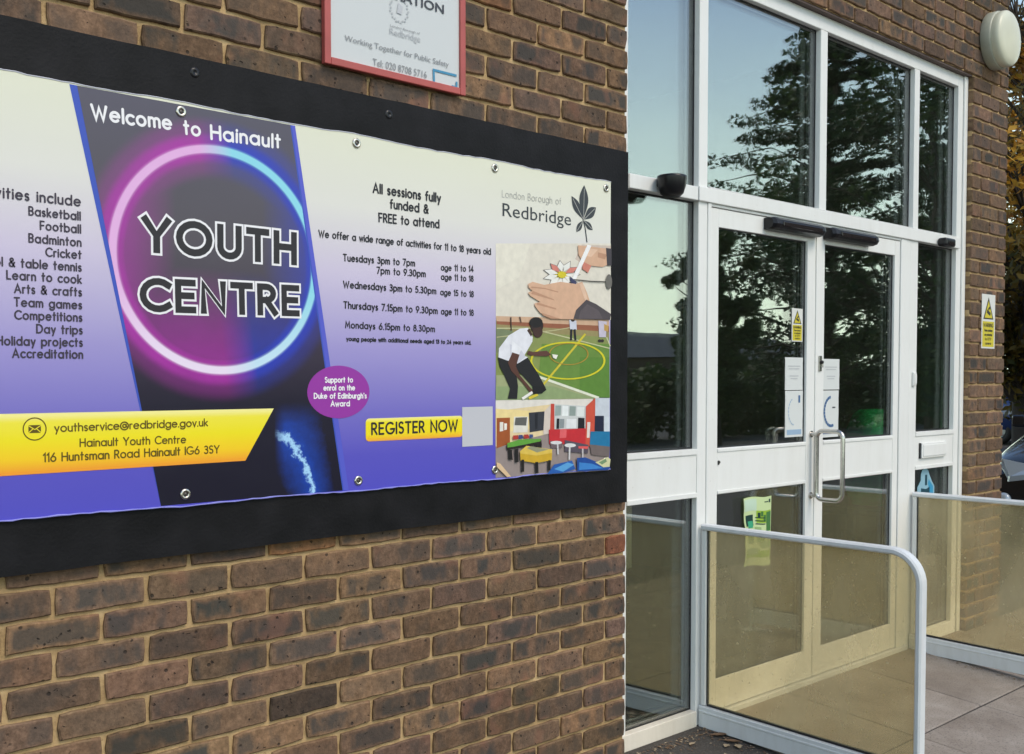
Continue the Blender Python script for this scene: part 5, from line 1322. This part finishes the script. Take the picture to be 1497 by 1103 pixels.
# ------------------------------------------------------------------ cars in the car park to the right
def car(loc, rz, paint, label, plate_txt='LR17 KXB', group='cars parked beyond the building corner'):
    root = empty('parked_car', (0, 0, 0), label, 'car', group)
    P = mat('car_paint_' + paint[0], paint[1], .18, .3, .6, coat=1.0); GL = mat('dark_car_glass', (.01, .012, .014), .04, 0, .9)
    TR = mat('black_trim', (.012, .012, .012), .55); CH = mat('chrome', (.75, .76, .78), .12, 1.0); LM = mat('headlamp_lens', (.52, .57, .60), .10, .25, .9)
    # sections along x (nose at -2.1), half outline in (y, z)
    def sec(x, hw, zl, zs, zt_, tw):
        return [(x, s * a, z) for s, lst in ((1, [(hw * .86, zl), (hw, zl + .10), (hw, zs - .12), (hw * .93, zs), (tw, zt_ - .02), (tw * .8, zt_)]),) for a, z in lst]
    S_ = [(-2.12, .60, .34, .52, .56, .42), (-2.08, .76, .24, .60, .66, .58), (-1.95, .86, .20, .70, .76, .66), (-1.6, .89, .20, .78, .86, .68), (-1.15, .90, .20, .86, .95, .70), (-.9, .90, .20, .92, .99, .69), (-.3, .90, .20, .93, 1.38, .60), (.1, .90, .20, .94, 1.46, .58), (.8, .90, .20, .96, 1.44, .57), (1.4, .90, .20, .98, 1.26, .57), (1.85, .86, .24, .96, 1.02, .62), (2.08, .80, .30, .78, .86, .6), (2.12, .70, .36, .6, .66, .5)]
    vs = []; k = 6
    for s in S_:
        h = sec(*s); vs += h + [(x, -y, z) for x, y, z in h[::-1]]
    kk = 12; fs = [(i * kk + j, i * kk + (j + 1) % kk, (i + 1) * kk + (j + 1) % kk, (i + 1) * kk + j) for i in range(len(S_) - 1) for j in range(kk)]
    fs += [tuple(range(kk)), tuple(range((len(S_) - 1) * kk, len(S_) * kk))[::-1]]
    q = MB(); q.add(vs, fs, P, True); body = q.build('body', root, recenter=False)
    sd = body.modifiers.new('smooth', 'SUBSURF'); sd.levels = 2; sd.render_levels = 2
    def plate(name, pts, m, par=root, th=.012):
        q = MB(); n_ = len(pts); P3 = [Vector(p) for p in pts]; nn = (P3[1] - P3[0]).cross(P3[2] - P3[0]).normalized() * th
        q.add([tuple(p + nn) for p in P3] + [tuple(p - nn) for p in P3], [tuple(range(n_)), tuple(range(2 * n_ - 1, n_ - 1, -1))] + [(i, n_ + i, n_ + (i + 1) % n_, (i + 1) % n_) for i in range(n_)], m)
        return q.build(name, par)
    plate('windscreen', [(-.93, -.62, .985), (-.93, .62, .985), (-.33, .56, 1.345), (-.33, -.56, 1.345)], GL, th=.02)
    plate('rear_window', [(1.80, -.56, 1.03), (1.80, .56, 1.03), (1.42, .50, 1.25), (1.42, -.50, 1.25)], GL, th=.02)
    for s in (-1, 1):
        plate('side_window', [(-.72, s * .80, 1.0), (-.30, s * .655, 1.30), (.30, s * .615, 1.385), (.30, s * .83, .98)], GL, th=.02)
        plate('side_window', [(.36, s * .83, .98), (.36, s * .615, 1.385), (1.10, s * .62, 1.34), (1.45, s * .80, 1.02)], GL, th=.02)
        q = MB()
        hl = [(-2.075, .44, .66), (-2.03, .70, .70), (-1.86, .845, .72), (-1.80, .86, .64), (-1.93, .83, .575), (-2.09, .62, .56), (-2.11, .46, .59)]
        plate('headlight', [(x - .012, s * y, z) for x, y, z in hl], LM, th=.022)
        q = MB(); q.lathe([(.0, .03), (.045, .03), (.06, .01), (.062, .0)], (-2.11, s * .66, .385), LM, 'x', 20); q.build('fog_lamp', root)
        plate('tail_light', [(2.09, s * .5, .74), (2.03, s * .78, .76), (1.95, s * .83, .88), (2.0, s * .6, .9)], mat('tail_red', (.35, .01, .01), .2), th=.02)
        q = MB(); q.box(-.78, -.58, min(s * .88, s * 1.02), max(s * .88, s * 1.02), .93, 1.05, P, .03, 3); q.build('wing_mirror', root)
    plate('grille', [(-2.128, -.42, .50), (-2.128, .42, .50), (-2.10, .46, .62), (-2.10, -.46, .62)], TR, th=.02)
    q = MB()
    for z in (.522, .556, .59): q.box(-2.165, -2.14, -.40, .40, z, z + .010, CH, .002)
    q.build('grille_bar', root)
    plate('lower_intake', [(-2.145, -.52, .27), (-2.145, .52, .27), (-2.15, .50, .38), (-2.15, -.50, .38)], TR, th=.02)
    pl = plate('number_plate', [(-2.168, -.26, .40), (-2.168, .26, .40), (-2.168, .26, .49), (-2.168, -.26, .49)], mat('plate_white', (.75, .75, .72), .4), th=.006)
    q = MB(); q.box(-2.17, -2.155, -.80, .80, .455, .475, CH, .003); q.build('bumper_trim', root) if False else None
    for x in (-1.32, 1.30):
        for s in (-1, 1):
            w = empty('wheel', (x, s * .80, .31)); w.parent = root
            q = MB(); q.tube([(x + .235 * math.cos(2 * math.pi * i / 32), s * .80, .31 + .235 * math.sin(2 * math.pi * i / 32)) for i in range(32)], .082, TR, 12, closed=True); o = q.build('tyre', root); o.parent = w; o.location = Vector(o.location) - w.location
            q = MB(); q.cyl((x, s * .76, .31), (x, s * .86, .31), .175, mat('alloy', (.35, .36, .37), .3, .9), n=28)
            o = q.build('rim', root); o.parent = w; o.location = Vector(o.location) - w.location
            q = MB()
            for i in range(5):
                a = 2 * math.pi * i / 5; q.cyl((x, s * .868, .31), (x + .16 * math.cos(a), s * .868, .31 + .16 * math.sin(a)), .022, CH, n=8)
            o = q.build('spokes', root); o.parent = w; o.location = Vector(o.location) - w.location
    root.location = loc; root.rotation_euler[2] = rz
    return root
car((8.20, .66, -.905), RAD(5), ('black', (.012, .014, .018)), 'black car with pale headlights, parked nearest to the brick pier')
car((20.5, 5.6, -.905), RAD(95), ('navy', (.02, .045, .16)), 'dark blue car parked farther off behind the black car')

# ------------------------------------------------------------------ trees, hedge and buildings
def leaf_mat(name, cols, rough=.55):
    m, n, l = new_mat(name); b = n['Principled BSDF']; ge = n.new('ShaderNodeNewGeometry')
    c = ramp(n, l, ge.outputs['Random Per Island'], [(i / (len(cols) - 1), k) for i, k in enumerate(cols)])
    l.new(c, b.inputs['Base Color']); b.inputs['Roughness'].default_value = rough; b.inputs['Specular IOR Level'].default_value = .3
    tl = n.new('ShaderNodeBsdfTranslucent'); l.new(c, tl.inputs[0]); s = n.new('ShaderNodeMixShader'); s.inputs[0].default_value = .3
    l.new(b.outputs[0], s.inputs[1]); l.new(tl.outputs[0], s.inputs[2]); l.new(s.outputs[0], n['Material Output'].inputs['Surface'])
    return m
M_BARK = mat('dark_bark', (.055, .042, .032), .9, var=.3, vscale=6)
M_CON = leaf_mat('conifer_green', [(.016, .034, .016), (.03, .06, .025), (.045, .08, .035)])
M_GRN = leaf_mat('dark_leaf_green', [(.02, .045, .014), (.04, .075, .02), (.07, .11, .03)])
M_AUT = leaf_mat('autumn_orange', [(.32, .135, .014), (.50, .25, .02), (.60, .36, .05), (.26, .17, .03)])
M_OLV = leaf_mat('autumn_olive', [(.05, .05, .012), (.11, .085, .015), (.20, .12, .015), (.035, .04, .01)])
def leaves(q, c, rad, n, size, m, rnd, squash=1.0, dens_pow=.5):
    vs, fs = [], []
    for i in range(n):
        while True:
            v = Vector((rnd.uniform(-1, 1), rnd.uniform(-1, 1), rnd.uniform(-1, 1)))
            if v.length < 1: break
        p = Vector(c) + Vector((v.x * rad, v.y * rad, v.z * rad * squash))
        s = size * rnd.uniform(.6, 1.3); d = Vector((rnd.gauss(0, 1), rnd.gauss(0, 1), rnd.gauss(0, 1))).normalized(); e = d.orthogonal().normalized() * s * .5; d = d * s
        k = len(vs); vs += [p - d, p + e, p + d, p - e]; fs.append((k, k + 1, k + 2, k + 3))
    q.add(vs, fs, m)
def branch_tree(name, loc, h, r, mats, label, cat, seed, nclump=60, nleaf=120, size=.09, z0f=.25, shape='round', trunk_r=.16, bare=0.0):
    rnd = random.Random(seed); x, y = loc; base = gz(x, y)
    root = empty(name, (x, y, base), label, cat)
    t = MB(); pts = [(x + rnd.uniform(-.08, .08) * i * .4, y + rnd.uniform(-.08, .08) * i * .4, base - .1 + h * .93 * i / 8) for i in range(9)]
    t.tube(pts, [trunk_r * (1 - .88 * i / 8) + .01 for i in range(9)], M_BARK, 10); t.build('trunk', root)
    l_ = MB(); lf = MB(); ends = []
    for k in range(nclump):
        u = (k + rnd.random()) / nclump
        hz = z0f + (1 - z0f) * u
        if shape == 'cone': rr = r * (1 - u) ** .8 * rnd.uniform(.55, 1.08) + .10
        elif shape == 'tier': rr = r * min(1, (1 - u) * 2.6 + .08) * rnd.uniform(.45, 1.08)
        else: rr = r * math.sqrt(max(.03, 1 - (2 * u - 1) ** 2)) * rnd.uniform(.25, 1.05)
        a = rnd.uniform(0, 2 * math.pi); zc = base + h * hz
        end = Vector((x + rr * math.cos(a), y + rr * math.sin(a), zc + (rnd.uniform(-.25, .1) if shape != 'round' else rnd.uniform(.0, .5))))
        st = Vector((x, y, max(base + h * .15, zc - rr * (.15 if shape != 'round' else .55))))
        mid = (st + end) / 2 + Vector((0, 0, .12 * rr))
        l_.tube([st, mid, end], [.035 * (1.2 - u) + .008, .02 * (1.2 - u) + .006, .004], M_BARK, 5)
        if rnd.random() < bare and u > .6:
            for j in range(7):
                w = end + Vector((rnd.uniform(-.5, .5), rnd.uniform(-.5, .5), rnd.uniform(0, .7))); l_.tube([mid, (mid + w) / 2 + Vector((0, 0, .1)), w], [.012, .007, .003], M_BARK, 4)
            continue
        m = rnd.choice(mats) if u > .38 or len(mats) < 4 else mats[-1]
        if shape != 'round':
            for j in range(5):
                f = (j + 1) / 5; c = st.lerp(end, f) ; leaves(lf, c + Vector((0, 0, -.04)), .16 + .20 * rr * .5 * f, int(nleaf / 5), size, m, rnd, .45)
        else:
            leaves(lf, end, rnd.uniform(.30, .55) * (r / 2.2), nleaf, size, m, rnd, .8)
            leaves(lf, mid, rnd.uniform(.25, .45) * (r / 2.2), nleaf // 3, size, m, rnd, .8)
    l_.build('limbs', root); cr = lf.build('crown', root, fix=False)
    return root
# seen directly, past the right-hand corner
branch_tree('autumn_tree', (12.6, 3.55), 6.4, 2.3, [M_AUT, M_AUT, M_AUT, M_OLV], 'orange autumn tree standing beyond the right corner of the building', 'tree', 5, 95, 190, .075, .16, trunk_r=.15, bare=.45)
branch_tree('autumn_tree', (16.8, 4.6), 7.2, 2.6, [M_OLV, M_AUT, M_OLV], 'olive and amber tree standing farther back behind the orange tree', 'tree', 8, 70, 150, .10, .10, trunk_r=.16, bare=.6)
def hedge(name, x0, x1, y0, y1, h, m, label, seed, n):
    rnd = random.Random(seed); root = empty(name, ((x0 + x1) / 2, (y0 + y1) / 2, gz((x0 + x1) / 2, (y0 + y1) / 2)), label, 'hedge')
    q = MB(); L_ = max(x1 - x0, y1 - y0)
    for i in range(n):
        leaves(q, (rnd.uniform(x0, x1), rnd.uniform(y0, y1), gz(x0, y0) + rnd.uniform(.1, h) * rnd.uniform(.8, 1.06)), .42, 60, .11, m, rnd)
    q.build('foliage', root, fix=False)
    q = MB()
    for i in range(int(L_ / .8)):
        t = i / max(1, int(L_ / .8)); x = x0 + (x1 - x0) * t; y = y0 + (y1 - y0) * t; q.tube([(x, y, gz(x, y) - .05), (x + .05, y, gz(x, y) + h * .8)], [.035, .012], M_BARK, 6)
    q.build('stems', root)
hedge('hedge', 24, 26, -4, 14, 2.3, M_OLV, 'dark hedge along the far side of the car park behind the cars', 3, 260)

# across the forecourt: what the glass mirrors
branch_tree('conifer', (18.9, -10.2), 9.8, 3.3, [M_CON], 'tall dark conifer across the forecourt, mirrored in the upper glass of the entrance', 'tree', 12, 160, 300, .060, .10, 'tier', .2)
branch_tree('broadleaf_tree', (16.6, -6.6), 9.2, 3.3, [M_GRN, M_GRN, M_CON], 'dark broadleaf tree right of the conifer, mirrored in the fanlights', 'tree', 14, 90, 150, .075, .10, 'round', .22)
branch_tree('broadleaf_tree', (26.0, -8.4), 9.6, 3.8, [M_GRN, M_CON], 'dense dark tree farther along, mirrored in the narrow right fanlight', 'tree', 15, 95, 170, .10, .08, 'round', .22)
branch_tree('young_tree', (13.4, -9.3), 3.9, .95, [M_GRN], 'small leafy tree across the forecourt, mirrored in the door glass', 'tree', 16, 60, 150, .06, .22, 'round', .09)
M_OPP = mat('dark_brick_far', (.09, .065, .05), .9, var=.2, vscale=2); M_ROOF = mat('slate_roof', (.06, .062, .07), .7, var=.2, vscale=3)
def house(x0, x1, y0, y1, h, rh, label, nwin):
    b0 = gz(x0, y0); root = empty('house', ((x0 + x1) / 2, (y0 + y1) / 2, b0), label, 'building', 'houses across the forecourt')
    q = MB(); q.box(x0, x1, y0, y1, b0 - .3, b0 + h, M_OPP); q.build('wall', root)
    q = MB(); ym = (y0 + y1) / 2; o_ = .3; z = b0 + h + .01
    q.add([(x0 - o_, y0 - o_, z), (x1 + o_, y0 - o_, z), (x1 + o_, y1 + o_, z), (x0 - o_, y1 + o_, z), (x0 - o_, ym, z + rh), (x1 + o_, ym, z + rh)], [(0, 1, 5, 4), (2, 3, 4, 5), (0, 4, 3), (1, 2, 5), (0, 3, 2, 1)], M_ROOF); q.build('roof', root)
    for i in range(nwin):
        xc = x0 + (x1 - x0) * (i + .5) / nwin
        q = MB(); q.box(xc - .55, xc + .55, y1 + .002, y1 + .05, b0 + .9, b0 + 2.0, M_WHITE); w = q.build('window', root)
        q = MB(); q.box(xc - .48, xc + .48, y1 + .051, y1 + .055, b0 + .97, b0 + 1.93, M_BLACK); q.build('pane', w)
house(4, 24, -42, -34, 2.4, 1.2, 'low dark brick building with a slate roof, mirrored low in the left side light', 7)
house(26, 52, -38, -30, 2.6, 1.5, 'longer brick building behind the mirrored trees', 8)
hedge('hedge', 13, 40, -15.6, -14.2, 1.9, M_GRN, 'dark green hedge across the forecourt below the mirrored conifer', 6, 420)

for o in list(bpy.data.objects):
    if o.type == 'MESH' and len(o.data.polygons) == 0: bpy.data.objects.remove(o)
